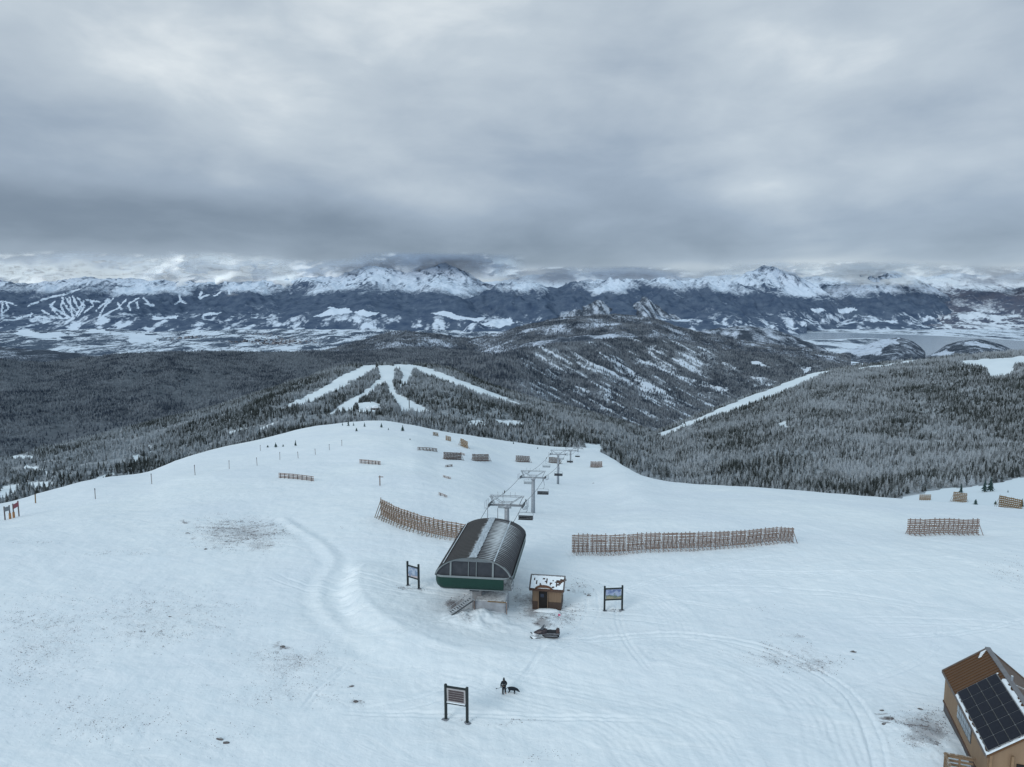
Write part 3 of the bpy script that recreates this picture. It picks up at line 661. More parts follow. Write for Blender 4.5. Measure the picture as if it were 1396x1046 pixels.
# ------------------------------------------------------------------ trees
def crown_bm(seed, tiers=8, spikes=9):
    r = random.Random(seed); bm = bmesh.new()
    for t in range(tiers):
        f = t/tiers
        z0 = 0.07+f*0.86; zt = z0+0.20*(1-0.45*f); rad = (0.235*(1-f)**0.85+0.018)*r.uniform(0.8, 1.15)
        apex = bm.verts.new((r.uniform(-.01, .01), r.uniform(-.01, .01), min(zt, 1.0)))
        ring = []; n = max(5, spikes-int(f*4)); off = r.random()*6.28
        for k in range(2*n):
            a = off+math.pi*k/n+r.uniform(-.12, .12)
            q = rad*(r.uniform(0.75, 1.25) if k % 2 == 0 else r.uniform(0.35, 0.55))
            zz = z0-(0.035 if k % 2 == 0 else -0.03)+r.uniform(-.02, .02)
            ring.append(bm.verts.new((q*math.cos(a), q*math.sin(a), zz)))
        for k in range(2*n): bm.faces.new((ring[k], ring[(k+1) % (2*n)], apex))
    return bm
def crown_material(name, dark, snow, amount):
    m, nt, b = nmat(name, 0.9); b.inputs['Specular IOR Level'].default_value = 0.05
    g = nt.nodes.new('ShaderNodeNewGeometry'); oi = nt.nodes.new('ShaderNodeObjectInfo')
    n1 = noise(nt, g.outputs['Position'], 0.9, 4, 0.7)
    n2 = noise(nt, g.outputs['Position'], 0.012, 4, 0.6)
    f = mathn(nt, 'ADD', mathn(nt, 'MULTIPLY', n1, 0.55), mathn(nt, 'MULTIPLY', oi.outputs['Random'], 0.30))
    f = mathn(nt, 'ADD', f, mathn(nt, 'MULTIPLY', mathn(nt, 'SUBTRACT', n2, 0.5), 0.9))
    n3 = noise(nt, g.outputs['Position'], 0.0032, 3, 0.5)
    f = mathn(nt, 'ADD', f, mathn(nt, 'MULTIPLY', mathn(nt, 'SUBTRACT', n3, 0.5), 0.45))  # hill-scale tint stands in for slope shading lost under the trees
    s = ramp(nt, f, [(amount, 0.0), (amount+0.28, 1.0)])
    col = mixc(nt, oi.outputs['Random'], dark, tuple(v*1.7 for v in dark))
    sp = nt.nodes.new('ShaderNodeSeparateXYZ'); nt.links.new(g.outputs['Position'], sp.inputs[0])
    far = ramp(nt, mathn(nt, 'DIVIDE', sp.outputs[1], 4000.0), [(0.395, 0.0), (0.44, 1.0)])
    col = mixc(nt, far, col, (0.046,0.064,0.094))  # distance haze painted into the needles: bluish on the farther hills
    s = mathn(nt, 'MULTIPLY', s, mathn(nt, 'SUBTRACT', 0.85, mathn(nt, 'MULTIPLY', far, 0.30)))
    nt.links.new(mixc(nt, s, col, snow), b.inputs['Base Color'])
    return m
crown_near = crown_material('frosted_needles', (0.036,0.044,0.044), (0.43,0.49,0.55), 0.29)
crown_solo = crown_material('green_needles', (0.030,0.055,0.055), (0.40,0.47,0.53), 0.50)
bark = simple('bark', (0.09,0.07,0.06), (0.16,0.14,0.13), 6, 0.9)
crown_me = []
for k in range(5):
    bm = crown_bm(100+k); me = bpy.data.meshes.new('crown'); bm.to_mesh(me); bm.free(); me.materials.append(crown_near); crown_me.append(me)
tm = MB(); tm.tube([(0,0,-0.06),(0,0,0.3),(0,0,0.85)], [0.028,0.02,0.004], 6)
tobj = tm.build('trunk', bark); trunk_me = tobj.data; bpy.data.objects.remove(tobj)
solo_me = []
for k in range(3):
    me = crown_me[k].copy(); me.materials.clear(); me.materials.append(crown_solo); solo_me.append(me)
def add_tree(loc, h, k, label, group=None, solo=False, name='conifer_tree', wide=1.0):
    r = empty(name, loc, random.uniform(0, 6.28)); r.scale = (h*wide, h*wide, h)
    c = bpy.data.objects.new('crown', (solo_me[k % 3] if solo else crown_me[k % 5])); COL.objects.link(c); c.parent = r
    t = bpy.data.objects.new('trunk', trunk_me); COL.objects.link(t); t.parent = r
    tag(r, label, 'tree', group); return r, c
def sample(L, n, r0, r1, polys, hmin, hmax, dens=None, pxlim=(-140, 1540), seed=1, near_edge=False):
    rng = np.random.default_rng(seed)
    X, Y, Z = L['X'], L['Y'], L['Z']
    A = np.abs((X[:-1, 1:]-X[:-1, :-1])*(Y[1:, :-1]-Y[:-1, :-1]))
    pxc, pyc, U = L['px'][:-1, :-1], L['py'][:-1, :-1], L['U'][:-1, :-1]
    ok = (U >= r0) & (U < r1) & (pxc > pxlim[0]) & (pxc < pxlim[1])
    w = np.where(ok, A, 0).ravel(); w /= w.sum()
    idx = rng.choice(len(w), n, p=w); i, j = np.unravel_index(idx, A.shape)
    a, b2 = rng.random(n), rng.random(n)
    def bl(M): return (M[i, j]*(1-a)+M[i+1, j]*a)*(1-b2)+(M[i, j+1]*(1-a)+M[i+1, j+1]*a)*b2
    x, y, z = bl(X), bl(Y), bl(Z)
    px, py, zc = proj(x, y, z)
    keep = np.ones(n, bool)
    jx = px+2.5*fbm(x/25, y/25, 3, 71); jy = py+1.5*fbm(x/25, y/25, 3, 73)
    for p in polys: keep &= ~inpoly(jx, jy, p)
    if dens is not None: keep &= rng.random(n) < dens(x, y, px, py)
    h = (hmin+(hmax-hmin)*rng.random(n)**1.7)*(1+0.25*fbm(x/45, y/45, 2, 313))
    top = proj(x, y, z+h)[1]
    keep &= over_edge(px, top-14)
    return np.stack([x, y, z, h], 1)[keep], px[keep], py[keep], zc[keep]
def clump(sc, seed, lo, hi):
    return lambda x, y, px, py: np.clip(lo+(hi-lo)*sstep(-0.35, 0.25, fbm(x/sc, y/sc, 3, seed)), 0, 1)
t1, x1, y1, z1 = sample(L1, 95000, 0.30, 1.02, PISTES, 3.5, 8, clump(60, 301, 0.35, 1), seed=1)
t3, x3, y3, z3 = sample(L3, 110000, 0.30, 1.02, P3S, 3.2, 7.8, clump(50, 303, 0.45, 1), seed=2)
# trees just over the brink are smaller but show largest
allT = np.concatenate([t1, t3]); allpx = np.concatenate([x1, x3]); allz = np.concatenate([z1, z3])
pyt = proj(allT[:, 0], allT[:, 1], allT[:, 2]+allT[:, 3])[1]; pyb = proj(allT[:, 0], allT[:, 1], allT[:, 2])[1]
vis = np.minimum(pyb, np.interp(allpx, G['pxs'], edge_py))-pyt
vis = np.where((allpx > 2) & (allpx < 1394), vis, 0)
order = np.argsort(-vis); top = order[:270]; rest = np.ones(len(allT), bool); rest[top] = False
protos = []
for n_, q in enumerate(top):
    x, y, z, h = allT[q]
    px = allpx[q]
    where = 'left' if px < 430 else ('middle' if px < 860 else 'right')
    lab = {'left': 'frosted conifer at the front of the forest below the left brink of the snow plateau',
           'middle': 'frosted conifer at the front of the forest behind the far crest of the snow field',
           'right': 'frosted conifer at the front of the forest below the right brink of the snow plateau'}[where]
    grp = {'left': 'conifers along the left brink', 'middle': 'conifers behind the far crest', 'right': 'conifers along the right brink'}[where]
    r, c = add_tree((x, y, z), h, n_, lab, grp, wide=0.85+0.3*random.random())
    if n_ < 5: protos.append(c)
def forest(name, pts, label, slim=1.0):
    me = bpy.data.meshes.new(name); n = len(pts)
    me.vertices.add(n); me.vertices.foreach_set('co', pts[:, :3].astype(np.float32).ravel())
    rng = np.random.default_rng(n)
    for nm, v in (('hh', pts[:, 3]), ('ww', pts[:, 3]*rng.uniform(0.75, 1.2, n)*slim), ('rr', rng.uniform(0, 6.28, n))):
        a = me.attributes.new(nm, 'FLOAT', 'POINT'); a.data.foreach_set('value', v.astype(np.float32))
    a = me.attributes.new('kk', 'INT', 'POINT'); a.data.foreach_set('value', rng.integers(0, 5, n).astype(np.int32))
    o = bpy.data.objects.new(name, me); COL.objects.link(o)
    ng = bpy.data.node_groups.new('scatter_'+name, 'GeometryNodeTree')
    ng.interface.new_socket('Geometry', in_out='INPUT', socket_type='NodeSocketGeometry')
    ng.interface.new_socket('Geometry', in_out='OUTPUT', socket_type='NodeSocketGeometry')
    gi = ng.nodes.new('NodeGroupInput'); go = ng.nodes.new('NodeGroupOutput'); jn = ng.nodes.new('GeometryNodeJoinGeometry')
    def na(nm, t='FLOAT'):
        q = ng.nodes.new('GeometryNodeInputNamedAttribute'); q.data_type = t; q.inputs[0].default_value = nm; return q.outputs[0]
    sc = ng.nodes.new('ShaderNodeCombineXYZ'); w = na('ww')
    ng.links.new(w, sc.inputs[0]); ng.links.new(w, sc.inputs[1]); ng.links.new(na('hh'), sc.inputs[2])
    ro = ng.nodes.new('ShaderNodeCombineXYZ'); ng.links.new(na('rr'), ro.inputs[2])
    e2r = ng.nodes.new('FunctionNodeEulerToRotation'); ng.links.new(ro.outputs[0], e2r.inputs[0])
    kk = na('kk', 'INT')
    for k in range(5):
        oi = ng.nodes.new('GeometryNodeObjectInfo'); oi.transform_space = 'ORIGINAL'; oi.inputs['Object'].default_value = protos[k]
        oi.inputs['As Instance'].default_value = True
        cmp = ng.nodes.new('FunctionNodeCompare'); cmp.data_type = 'INT'; cmp.operation = 'EQUAL'
        ng.links.new(kk, cmp.inputs[2]); cmp.inputs[3].default_value = k
        ip = ng.nodes.new('GeometryNodeInstanceOnPoints')
        ng.links.new(gi.outputs[0], ip.inputs['Points']); ng.links.new(cmp.outputs[0], ip.inputs['Selection'])
        ng.links.new(oi.outputs['Geometry'], ip.inputs['Instance'])
        ng.links.new(e2r.outputs[0], ip.inputs['Rotation']); ng.links.new(sc.outputs[0], ip.inputs['Scale'])
        ng.links.new(ip.outputs[0], jn.inputs[0])
    ng.links.new(jn.outputs[0], go.inputs[0])
    md = o.modifiers.new('scatter', 'NODES'); md.node_group = ng
    tag(o, label, 'forest', kind='stuff'); return o
nt1 = len(t1)
forest('forest', allT[:nt1][rest[:nt1]], 'frosted conifer forest on the ridge with ski runs behind the snow plateau')
forest('forest', allT[nt1:][rest[nt1:]], 'dense frosted conifer forest covering the hillside at the right')
t2 = sample(L2, 95000, 0.12, 1.02, PISTES[13:17], 7, 12.5, lambda x, y, px, py: np.clip(0.25+1.1*sstep(-0.5, 0.4, fbm((x+.5*y)/260, (y-.3*x)/900, 4, 305)), 0.2, 1), seed=3)[0]  # density varied along gullies, in place of slope shading
forest('forest', t2, 'dark conifer forest on the broad hill at the left')
def opened(L, lo):
    S = L['at']['snow']
    def f(x, y, px, py):
        v = np.zeros(len(x)); i = np.clip(((px-L['pxs'][0])/(L['pxs'][1]-L['pxs'][0])).astype(int), 0, len(L['pxs'])-1)
        for q in range(len(x)):
            c = L['Y'][:, i[q]]; r = min(np.searchsorted(c, y[q]), len(c)-1); v[q] = S[r, i[q]]
        return np.clip(1.25-1.55*v, lo*.6, 1)
    return f
tc = np.concatenate([sample(SC1, 26000, 0.2, 1.02, [], 9, 15, opened(SC1, .1), seed=4)[0], sample(SC2, 26000, 0.3, 1.02, [], 9, 15, opened(SC2, .1), seed=5)[0],
                     sample(SC3, 26000, 0.3, 1.02, [], 9, 15, opened(SC3, .1), seed=6)[0]])
tf_ = sample(FH, 60000, 0.62, 1.02, [], 9, 14, opened(FH, .25), seed=7)[0]
forest('forest', tf_, 'distant dark conifer forest on the rounded hill beyond the spurs')
forest('forest', tc, 'dark conifer forest on the descending spurs right of the centre')
# lone trees on the snow field
LONE = [(G,467,580.5,5,.9,'small round dark tree, leftmost of the cluster on the far crest of the snow'),(G,475,581,9,.9,'tallest dark conifer of the cluster on the far crest of the snow'),(G,482,581,6,.9,'small conifer at the right end of the cluster on the far crest'),
 (G,497,582,6.5,1,'tiny lone conifer standing apart in the middle of the far crest'),(G,486,588,5,1.7,'low dark bush in the snow below the cluster on the far crest'),(G,520,583,7,1.2,'dark conifer on the far crest beside the lone tiny one'),
 (G,549,588,9,1.3,'wide dark conifer clump on the far crest above the low fence'),(G,529.5,586.5,3.5,1.2,'tiny dark sapling between two bigger trees on the far crest'),(G,403,608,8.5,.9,'pointed small conifer at the right of the bushes on the left brink'),
 (G,376,610,7,1.5,'round dark bush on the left brink of the snow field'),(G,386,609,3.5,2.0,'low bush between the round bush and the pointed conifer'),(G,365,610,3.5,2.2,'low spreading bush at the left end of the brink bushes'),(G,559,600,3,1.4,'tiny bush alone in the snow above the low fences'),
 (L3,1310,672,14,.9,'dark conifer standing behind the triangular brown snow fence'),(L3,1342,671,19,.9,'left tree of the tall conifer clump on the right snow strip'),(L3,1350,670,20,1.1,'right tree of the tall conifer clump on the right snow strip'),
 (L3,1330,688,8,1.8,'round dark bush on the brink right of the triangular fence'),(L3,1374,671.5,4,1,'tiny conifer alone on the right snow strip'),(L3,1357,688,6,1.5,'dark bush left of the golden snow fence'),(L3,1393,691,12,1,'dark conifer behind the golden snow fence at the right edge'),
 (G,700,605.5,4,1.2,'tiny dark bush on the brink left of the lift towers'),(G,733,612,3,1.4,'tiny dark bush close to the far lift towers')]
for k, (L, a, b_, hp, wd, lab) in enumerate(LONE):
    p, z = hit(L, a, b_)
    add_tree(p, hp*z/F*1.04, k, lab, solo=True, name='bush' if wd > 1.35 else 'conifer_tree', wide=wd)
# ------------------------------------------------------------------ built things: materials
steel = simple('galvanised_steel', (0.34,0.38,0.42), (0.22,0.25,0.29), 4, 0.5, 0.25, snow=0.55)
steel_dk = simple('dark_steel', (0.055,0.065,0.075), (0.10,0.11,0.12), 5, 0.6)
black = simple('black_padding', (0.014,0.016,0.02), (0.03,0.033,0.04), 5, 0.7)
green = simple('green_panel', (0.009,0.036,0.030), (0.011,0.046,0.036), 0.6, 0.45)
trim = simple('pale_trim', (0.215,0.25,0.265), (0.17,0.20,0.215), 2, 0.5)
glass = simple('smoked_window', (0.030,0.036,0.046), (0.055,0.062,0.074), 1.2, 0.3)
concrete = simple('concrete', (0.36,0.37,0.38), (0.25,0.26,0.28), 1.5, 0.9, snow=0.5)
wood_grey = simple('weathered_boards', (0.33,0.255,0.215), (0.235,0.185,0.165), 3, 0.9, snow=0.40)
wood_dk = simple('dark_frame_timber', (0.17,0.13,0.12), (0.27,0.22,0.20), 3, 0.9, snow=0.95)
wood_gold = simple('golden_boards', (0.27,0.185,0.095), (0.17,0.12,0.075), 3, 0.9)
post_m = simple('dark_green_post', (0.014,0.024,0.028), (0.028,0.034,0.034), 4, 0.7)
snow_m = simple('lying_snow', (0.80,0.865,0.91), (0.70,0.77,0.84), 3, 0.7)
# roof of the terminal: ribs, grime and wind-blown snow
def terminal_roof_mat(right):
    m, nt, b = nmat('ribbed_roof_right' if right else 'ribbed_roof_left', 0.45)
    o = objc(nt); sx = nt.nodes.new('ShaderNodeSeparateXYZ'); nt.links.new(o, sx.inputs[0])
    n = noise(nt, scalev(nt, o, (0.5, 3.2, 0.5)), 1.1, 7, 0.7, 0.3)
    n2 = noise(nt, o, 0.35, 4, 0.6)
    base = mixc(nt, n2, (0.020,0.019,0.020), (0.040,0.037,0.036))
    if right:
        x = mathn(nt, 'ABSOLUTE', mathn(nt, 'SUBTRACT', sx.outputs[0], 2.0))
        f = mathn(nt, 'SUBTRACT', 1.0, mathn(nt, 'MULTIPLY', x, 0.27))
        back = ramp(nt, mathn(nt, 'DIVIDE', sx.outputs[1], 17.0), [(0.0, 0.75), (0.5, 1.0), (0.84, 0.9), (0.93, 0.0)])
        f = mathn(nt, 'MULTIPLY', f, back)
        # snow caught along each rib
        rb = mathn(nt, 'FRACT', mathn(nt, 'DIVIDE', sx.outputs[1], 0.55))
        rib = ramp(nt, rb, [(0.0, 1.0), (0.35, 0.35), (0.8, 0.0), (1.0, 0.7)])
        f = mathn(nt, 'ADD', mathn(nt, 'MULTIPLY', f, 0.66), mathn(nt, 'MULTIPLY', rib, 0.34))
        f = mathn(nt, 'ADD', f, mathn(nt, 'MULTIPLY', n, 0.50))
        s = ramp(nt, f, [(0.76, 0.0), (1.26, 0.68)])
        base = mixc(nt, 0.22, base, (0.11,0.12,0.145))
    else:
        x = sx.outputs[0]
        f = mathn(nt, 'ADD', mathn(nt, 'MULTIPLY', ramp(nt, mathn(nt, 'MULTIPLY', x, -0.2), [(0.12, 1.0), (0.30, 0.0)]), 0.30), mathn(nt, 'MULTIPLY', n, 0.75))
        s = ramp(nt, f, [(0.66, 0.0), (0.80, 0.75)])
    nt.links.new(mixc(nt, s, base, SNOWC), b.inputs['Base Color']); return m
# ------------------------------------------------------------------ lift terminal
LDIR = math.atan(0.126)                       # line of the lift, right of straight ahead
fw = Vector((math.sin(LDIR), math.cos(LDIR), 0)); rt = Vector((math.cos(LDIR), -math.sin(LDIR), 0))
H_T = 38.1
tf = P(644.5, 797, 86); tf.z = CAMZ-H_T-0.3
T = empty('lift_terminal', tf, -LDIR)
tag(T, 'green and dark grey chairlift terminal with a snow dusted ribbed barrel roof', 'lift terminal')
HW, LT, ZE, RISE = 4.65, 17.0, 4.75, 2.35
def arc(x): return ZE+RISE*(max(0, 1-abs(x/HW)**2.3))**(1/1.7)
def roof_strip(xs, lift=0.0, y0=0.0, y1=LT, ribs=True):
    s = MB(); ny = int((y1-y0)/0.1375); rows = []
    for k in range(ny+1):
        y = y0+(y1-y0)*k/ny
        r = lift+(0.045 if (ribs and k % 4 == 0) else 0)
        endr = 0.0
        if y > LT-1.6: endr = ((y-(LT-1.6))/1.6)**2*0.55
        rows.append([s.bm.verts.new((x*(1+r/HW), y, arc(x)+r-endr*max(0, (arc(x)-ZE))/RISE)) for x in xs])
    for a, b in zip(rows[:-1], rows[1:]):
        for k in range(len(xs)-1): s.bm.faces.new((a[k], a[k+1], b[k+1], b[k]))
    return s
def lin(a, b, n): return [a+(b-a)*(k/n) for k in range(n+1)]
th = lambda a, b, n: [HW*math.sin(v) for v in lin(math.asin(a/HW), math.asin(b/HW), n)]
roof_strip(th(-HW, -0.1, 18)).build('roof_panel', terminal_roof_mat(False), T, True)
roof_strip(th(-0.1, HW, 18)).build('roof_panel', terminal_roof_mat(True), T, True)
rs = roof_strip(lin(-0.42, 0.44, 6), 0.12, 0.05, LT-0.1, False)
for v in rs.bm.verts: v.co.z += random.uniform(-.03, .03); v.co.x += random.uniform(-.07, .07)*(1 if abs(v.co.x) > .4 else 0.2)
rs.build('ridge_snow', simple('ridge_snow', (0.50,0.57,0.63), (0.26,0.30,0.34), 2.4, 0.7, stretch=(2, .5, 1)), T)
for xx, nm in ((-3.55, 'roof_rail'), (2.55, 'roof_rail')):
    roof_strip([xx-0.07, xx+0.07], 0.11, 0.0, LT-0.2, False).build(nm, simple('rail_snow', (0.62,0.69,0.75), (0.34,0.39,0.43), 1.2, 0.6, stretch=(1, .6, 1)), T)
# front glazing with mullions
xsf = th(-HW*0.985, HW*0.985, 30)
g_ = MB()
bot = [g_.bm.verts.new((x, 0.12, ZE-0.05)) for x in xsf]; tp = [g_.bm.verts.new((x, 0.12+0.35*(arc(x)-ZE)/RISE, arc(x)-0.02)) for x in xsf]
for k in range(len(xsf)-1): g_.bm.faces.new((bot[k], bot[k+1], tp[k+1], tp[k]))
g_.build('front_window', glass, T)
g_ = MB()
for k in range(len(xsf)-1):
    a, b = xsf[k], xsf[k+1]
    g_.bar((a, 0.02+.35*(arc(a)-ZE)/RISE, arc(a)-0.10), (b, 0.02+.35*(arc(b)-ZE)/RISE, arc(b)-0.10), 0.16, 0.26, Vector((0, 1, 0)))
g_.build('window_arch', trim, T)
for x, w in ((-2.75, .2), (-0.55, .07), (0.42, .07), (2.45, .22)):
    q = MB(); q.bar((x, 0.03, ZE), (x, 0.03+.35*(arc(x)-ZE)/RISE, arc(x)-.1), w, 0.12, Vector((0, 1, 0))); q.build('mullion', trim, T)
q = MB()                                         # header above the glass
q.prism([(x, arc(x)-0.16) for x in lin(-2.7, 2.5, 12)]+[(x, min(arc(x)-0.2, ZE+RISE-0.52)) for x in lin(2.5, -2.7, 12)], 0.22, 0.30)
q.build('window_header', simple('header_grey', (0.16,0.19,0.21), (0.12,0.14,0.16), 2), T)
# skirt: rounded in plan, tucked under
def skirt_ring(z, inset):
    r = []; R = 1.1
    hx, y0, y1 = HW+0.12-inset, -0.12+inset, LT-inset
    for cx_, cy_, a0 in ((-hx+R, y0+R, 180), (hx-R, y0+R, 270), (hx-R, y1-R, 0), (-hx+R, y1-R, 90)):
        for k in range(7):
            a = math.radians(a0+15*k); r.append((cx_+R*math.cos(a), cy_+R*math.sin(a), z))
    return r
def loft(rings, name, mat, smooth=True, cap=False):
    s = MB(); vr = [[s.bm.verts.new(p) for p in r] for r in rings]; n = len(vr[0])
    for a, b in zip(vr[:-1], vr[1:]):
        for k in range(n): s.bm.faces.new((a[k], a[(k+1) % n], b[(k+1) % n], b[k]))
    if cap: s.bm.faces.new(vr[-1]); s.bm.faces.new(vr[0])
    return s.build(name, mat, T, smooth)
loft([skirt_ring(ZE-0.05, 0.0), skirt_ring(ZE-0.9, 0.02), skirt_ring(ZE-1.35, 0.12), skirt_ring(ZE-1.62, 0.38)], 'skirt', green)
loft([skirt_ring(ZE+0.14, -0.03), skirt_ring(ZE-0.10, -0.05), skirt_ring(ZE-0.12, 0.04)], 'eave_trim', trim, False)
loft([skirt_ring(ZE-1.60, 0.30), skirt_ring(ZE-1.74, 0.36), skirt_ring(ZE-1.75, 0.6)], 'lower_trim', trim, False)
loft([skirt_ring(ZE-1.50, 0.5), skirt_ring(ZE-1.70, 0.5)], 'underside', steel_dk, False, True)
q = MB(); q.box((HW-0.35, 0.35, ZE-0.75), (1.0, 1.1, 1.35), bev=0.05); q.build('corner_hatch', simple('hatch', (0.20,0.23,0.25), (0.03,0.035,0.04), 2.2), T)
q = MB()
for z in (0, .45, .9): q.bar((HW+0.2, -0.6+.0, ZE-1.4+z), (HW+0.2, 1.2, ZE-1.4+z), .05)
for y in (-.6, .3, 1.2): q.bar((HW+0.2, y, ZE-1.4), (HW+0.2, y, ZE-.5), .05)
q.build('side_railing', steel, T)
# legs, beams and machinery beneath
for y, w in ((3.2, 1.15), (12.8, 1.2)):
    q = MB(); q.prism([(-w*.55, -2.5), (w*.55, -2.5), (w*.5, 2.6), (w*1.3, ZE-1.65), (-w*1.3, ZE-1.65), (-w*.5, 2.6)], y-0.45, y+0.45); q.build('concrete_leg', concrete, T)
q = MB(); q.box((0, 8, ZE-1.9), (1.1, 14.5, 0.5)); q.box((-2.6, 8, ZE-1.85), (0.25, 14, .35)); q.box((2.6, 8, ZE-1.85), (0.25, 14, .35))
for y in (2, 5, 8, 11, 14): q.box((0, y, ZE-1.86), (5.4, .22, .28))
q.build('chassis', steel_dk, T)
q = MB(); q.box((1.9, 3.1, -0.05), (3.8, 3.4, 2.5), bev=0.25); q.build('ramp_block', simple('dusted_concrete', (0.26,0.28,0.31), (0.40,0.44,0.49), 1.2, .9, snow=.5), T)
for x in (-0.05, 3.95):
    q = MB(); q.bar((x, 1.35, -1), (x, 1.3, 1.25), .12, .16); q.build('ramp_post', wood_dk, T)
q = MB(); q.bar((1.6, 1.3, 1.22), (4.0, 1.3, 1.18), .12, .10); q.build('ramp_edge', wood_gold, T)
for x in (-.7, .75):
    q = MB(); q.tube([(x, LT-1.2, arc(x)-.3), (x, LT-1.2, arc(x)+1.6)], .05, 6); q.build('roof_mast', steel, T)
for s_ in (-1, 1):
    q = MB()
    for k in range(7): q.tube([(s_*2.5-.1, LT-.4+k*.5, ZE+.55), (s_*2.5+.1, LT-.4+k*.5, ZE+.55)], .2, 10)
    q.bar((s_*2.5, LT-1.2, ZE+.5), (s_*2.5, LT+2.9, ZE+.5), .1, .25); q.build('rope_guide', steel_dk, T)
# ladder lying against the snow below the terminal
lad0, _ = hit(G, 613, 836)
la = empty('access_ladder', (lad0.x, lad0.y, lad0.z), -0.95, 0.74)
tag(la, 'snow crusted metal access stair leaning under the left side of the terminal', 'stairs')
q = MB(); q.bar((0, 0, .1), (.9, 3.6, 2.0), .10, .22); q.bar((1.1, -.25, .1), (2.0, 3.35, 2.0), .10, .22); q.build('stringer', steel_dk, la)
q = MB()
for k in range(11):
    f = k/10; q.box((.55+.9*f, -.12+3.6*f, .2+1.9*f), (1.1, .28, .05))
q.build('tread', steel, la)
q = MB()
for x, y in ((0, 0), (1.1, -.25)):
    q.bar((x, y, 1.1), (x+.9, y+3.6, 3.0), .06)
    for k in range(4): f = k/3; q.bar((x+.9*f, y+3.6*f, .1+1.9*f), (x+.9*f, y+3.6*f, 1.1+1.9*f), .05)
q.build('handrail', steel, la)
# ------------------------------------------------------------------ lift towers, ropes, chairs
x0l, z0l = -0.77, 106.0
def line_pt(zc):        # point of the lift line (px, zc)
    x = x0l+0.126*(zc-z0l); return CX+F*x/zc
TW = []
for zc, yarm, ybase in ((106,688.5,735),(147,651,712),(232,619.5,660),(325,614.5,645),(427,611.5,632),(526,610,624)):
    px = line_pt(zc); top = P(px, yarm, zc); g0 = gz(top.x, top.y)
    bz = P(px, ybase, zc).z
    TW.append((top, min(g0, bz)-0.3, g0))
tower_words = ['nearest grey lift tower rising right behind the terminal roof','second grey lift tower from the terminal, full pole visible','third grey lift tower from the terminal','fourth lift tower from the terminal, just beyond the third','fifth lift tower from the terminal, short in view','last small lift tower on the brink, beside the cleared run']
def make_tower(top, zb, k):
    h = top.z-zb
    t = empty('lift_tower', (top.x, top.y, zb), -LDIR); tag(t, tower_words[k], 'lift tower', 'chairlift towers')
    q = MB(); q.tube([(0,0,-.6),(0,0,h*.5),(0,0,h)], [.46,.40,.34] if k < 2 else [.40,.36,.32], 14); q.build('pole', steel, t, True)
    q = MB(); q.box((0,0,.1), (1.3,1.3,.25), bev=.04); q.build('footing', concrete, t)
    q = MB(); q.box((0,0,h), (5.0,.34,.36), bev=.03); q.box((0,0,h-.3), (.9,.9,.25)); q.build('crossarm', steel, t)
    q = MB(); W = 2.45; hh = 1.35
    for y in (-.35, .35):
        q.bar((-W-.15, y, h+hh), (W+.15, y, h+hh), .09)
        for s in (-1, 1):
            q.bar((s*(W), y, h+hh), (s*(W-.55), y, h+.15), .10); q.bar((s*(W-.2), y, h+hh), (s*.9, y, h+.45), .07); q.bar((s*.9, y, h+.45), (s*.4, y, h+.18), .07)
        q.bar((-.9, y, h+.45), (.9, y, h+.45), .08)
    for x in (-W-.1, -1.2, 0, 1.2, W+.1): q.bar((x, -.4, h+hh), (x, .4, h+hh), .06)
    for x in (-1.3, -.6, .6, 1.3): q.bar((x, -.35, h+hh), (x, -.35, h+hh+.75), .04)
    q.build('lifting_frame', steel, t)
    for s in (-1, 1):
        sh = empty('sheave_assembly', (s*2.5, 0, h-.12)); sh.parent = t; sh.rotation_euler = (math.radians(-11 if k else -8), 0, 0)
        q = MB(); q.bar((0, -1.9, 0), (0, 1.9, 0), .10, .20)
        q.box((s*.36, 0, -.22), (.5, 3.4, .05))
        for y in (-1.6, 0, 1.6): q.bar((s*.58, y, -.2), (s*.58, y, .75), .04)
        q.bar((s*.58, -1.6, .75), (s*.58, 1.6, .75), .04)
        q.build('beam', steel, sh)
        q = MB()
        for j in range(8): q.tube([(-.07, -1.75+j*.5, .22), (.07, -1.75+j*.5, .22)], .21, 12)
        q.build('wheels', steel_dk, sh)
    return t
for k, (top, zb, g0) in enumerate(TW): make_tower(top, zb, k)
def rope_pts(s):
    a = tf+fw*(LT+0.5)+Vector((0, 0, ZE+.8)); pts = [a+rt*s*2.5]
    pts = [tf+fw*(LT*.4)+rt*s*2.5+Vector((0, 0, ZE+.8))]+pts
    for top, _, _ in TW: pts.append(top+rt*s*2.5+Vector((0, 0, .32)))
    last = TW[-1][0]; pts.append(last+fw*90+rt*s*2.5+Vector((0, 0, -26))); return pts
ROPE = {}
for s in (-1, 1):
    pts = rope_pts(s); full = []
    for a, b in zip(pts[:-1], pts[1:]):
        n = 10; L_ = (b-a).length
        for k in range(n): f = k/n; full.append(a.lerp(b, f)-Vector((0, 0, 4*f*(1-f)*L_*0.012)))
    full.append(pts[-1]); ROPE[s] = full
    q = MB(); q.tube(full, .035, 6); r = q.build('haul_rope', steel_dk, None)
    tag(r, 'steel haul rope on the %s side of the lift towers' % ('left' if s < 0 else 'right'), 'cable')
def rope_at(s, zc):
    for a, b in zip(ROPE[s][:-1], ROPE[s][1:]):
        za = proj(*a)[2]; zb = proj(*b)[2]
        if za <= zc <= zb: return a.lerp(b, (zc-za)/(zb-za))
    return ROPE[s][-1]
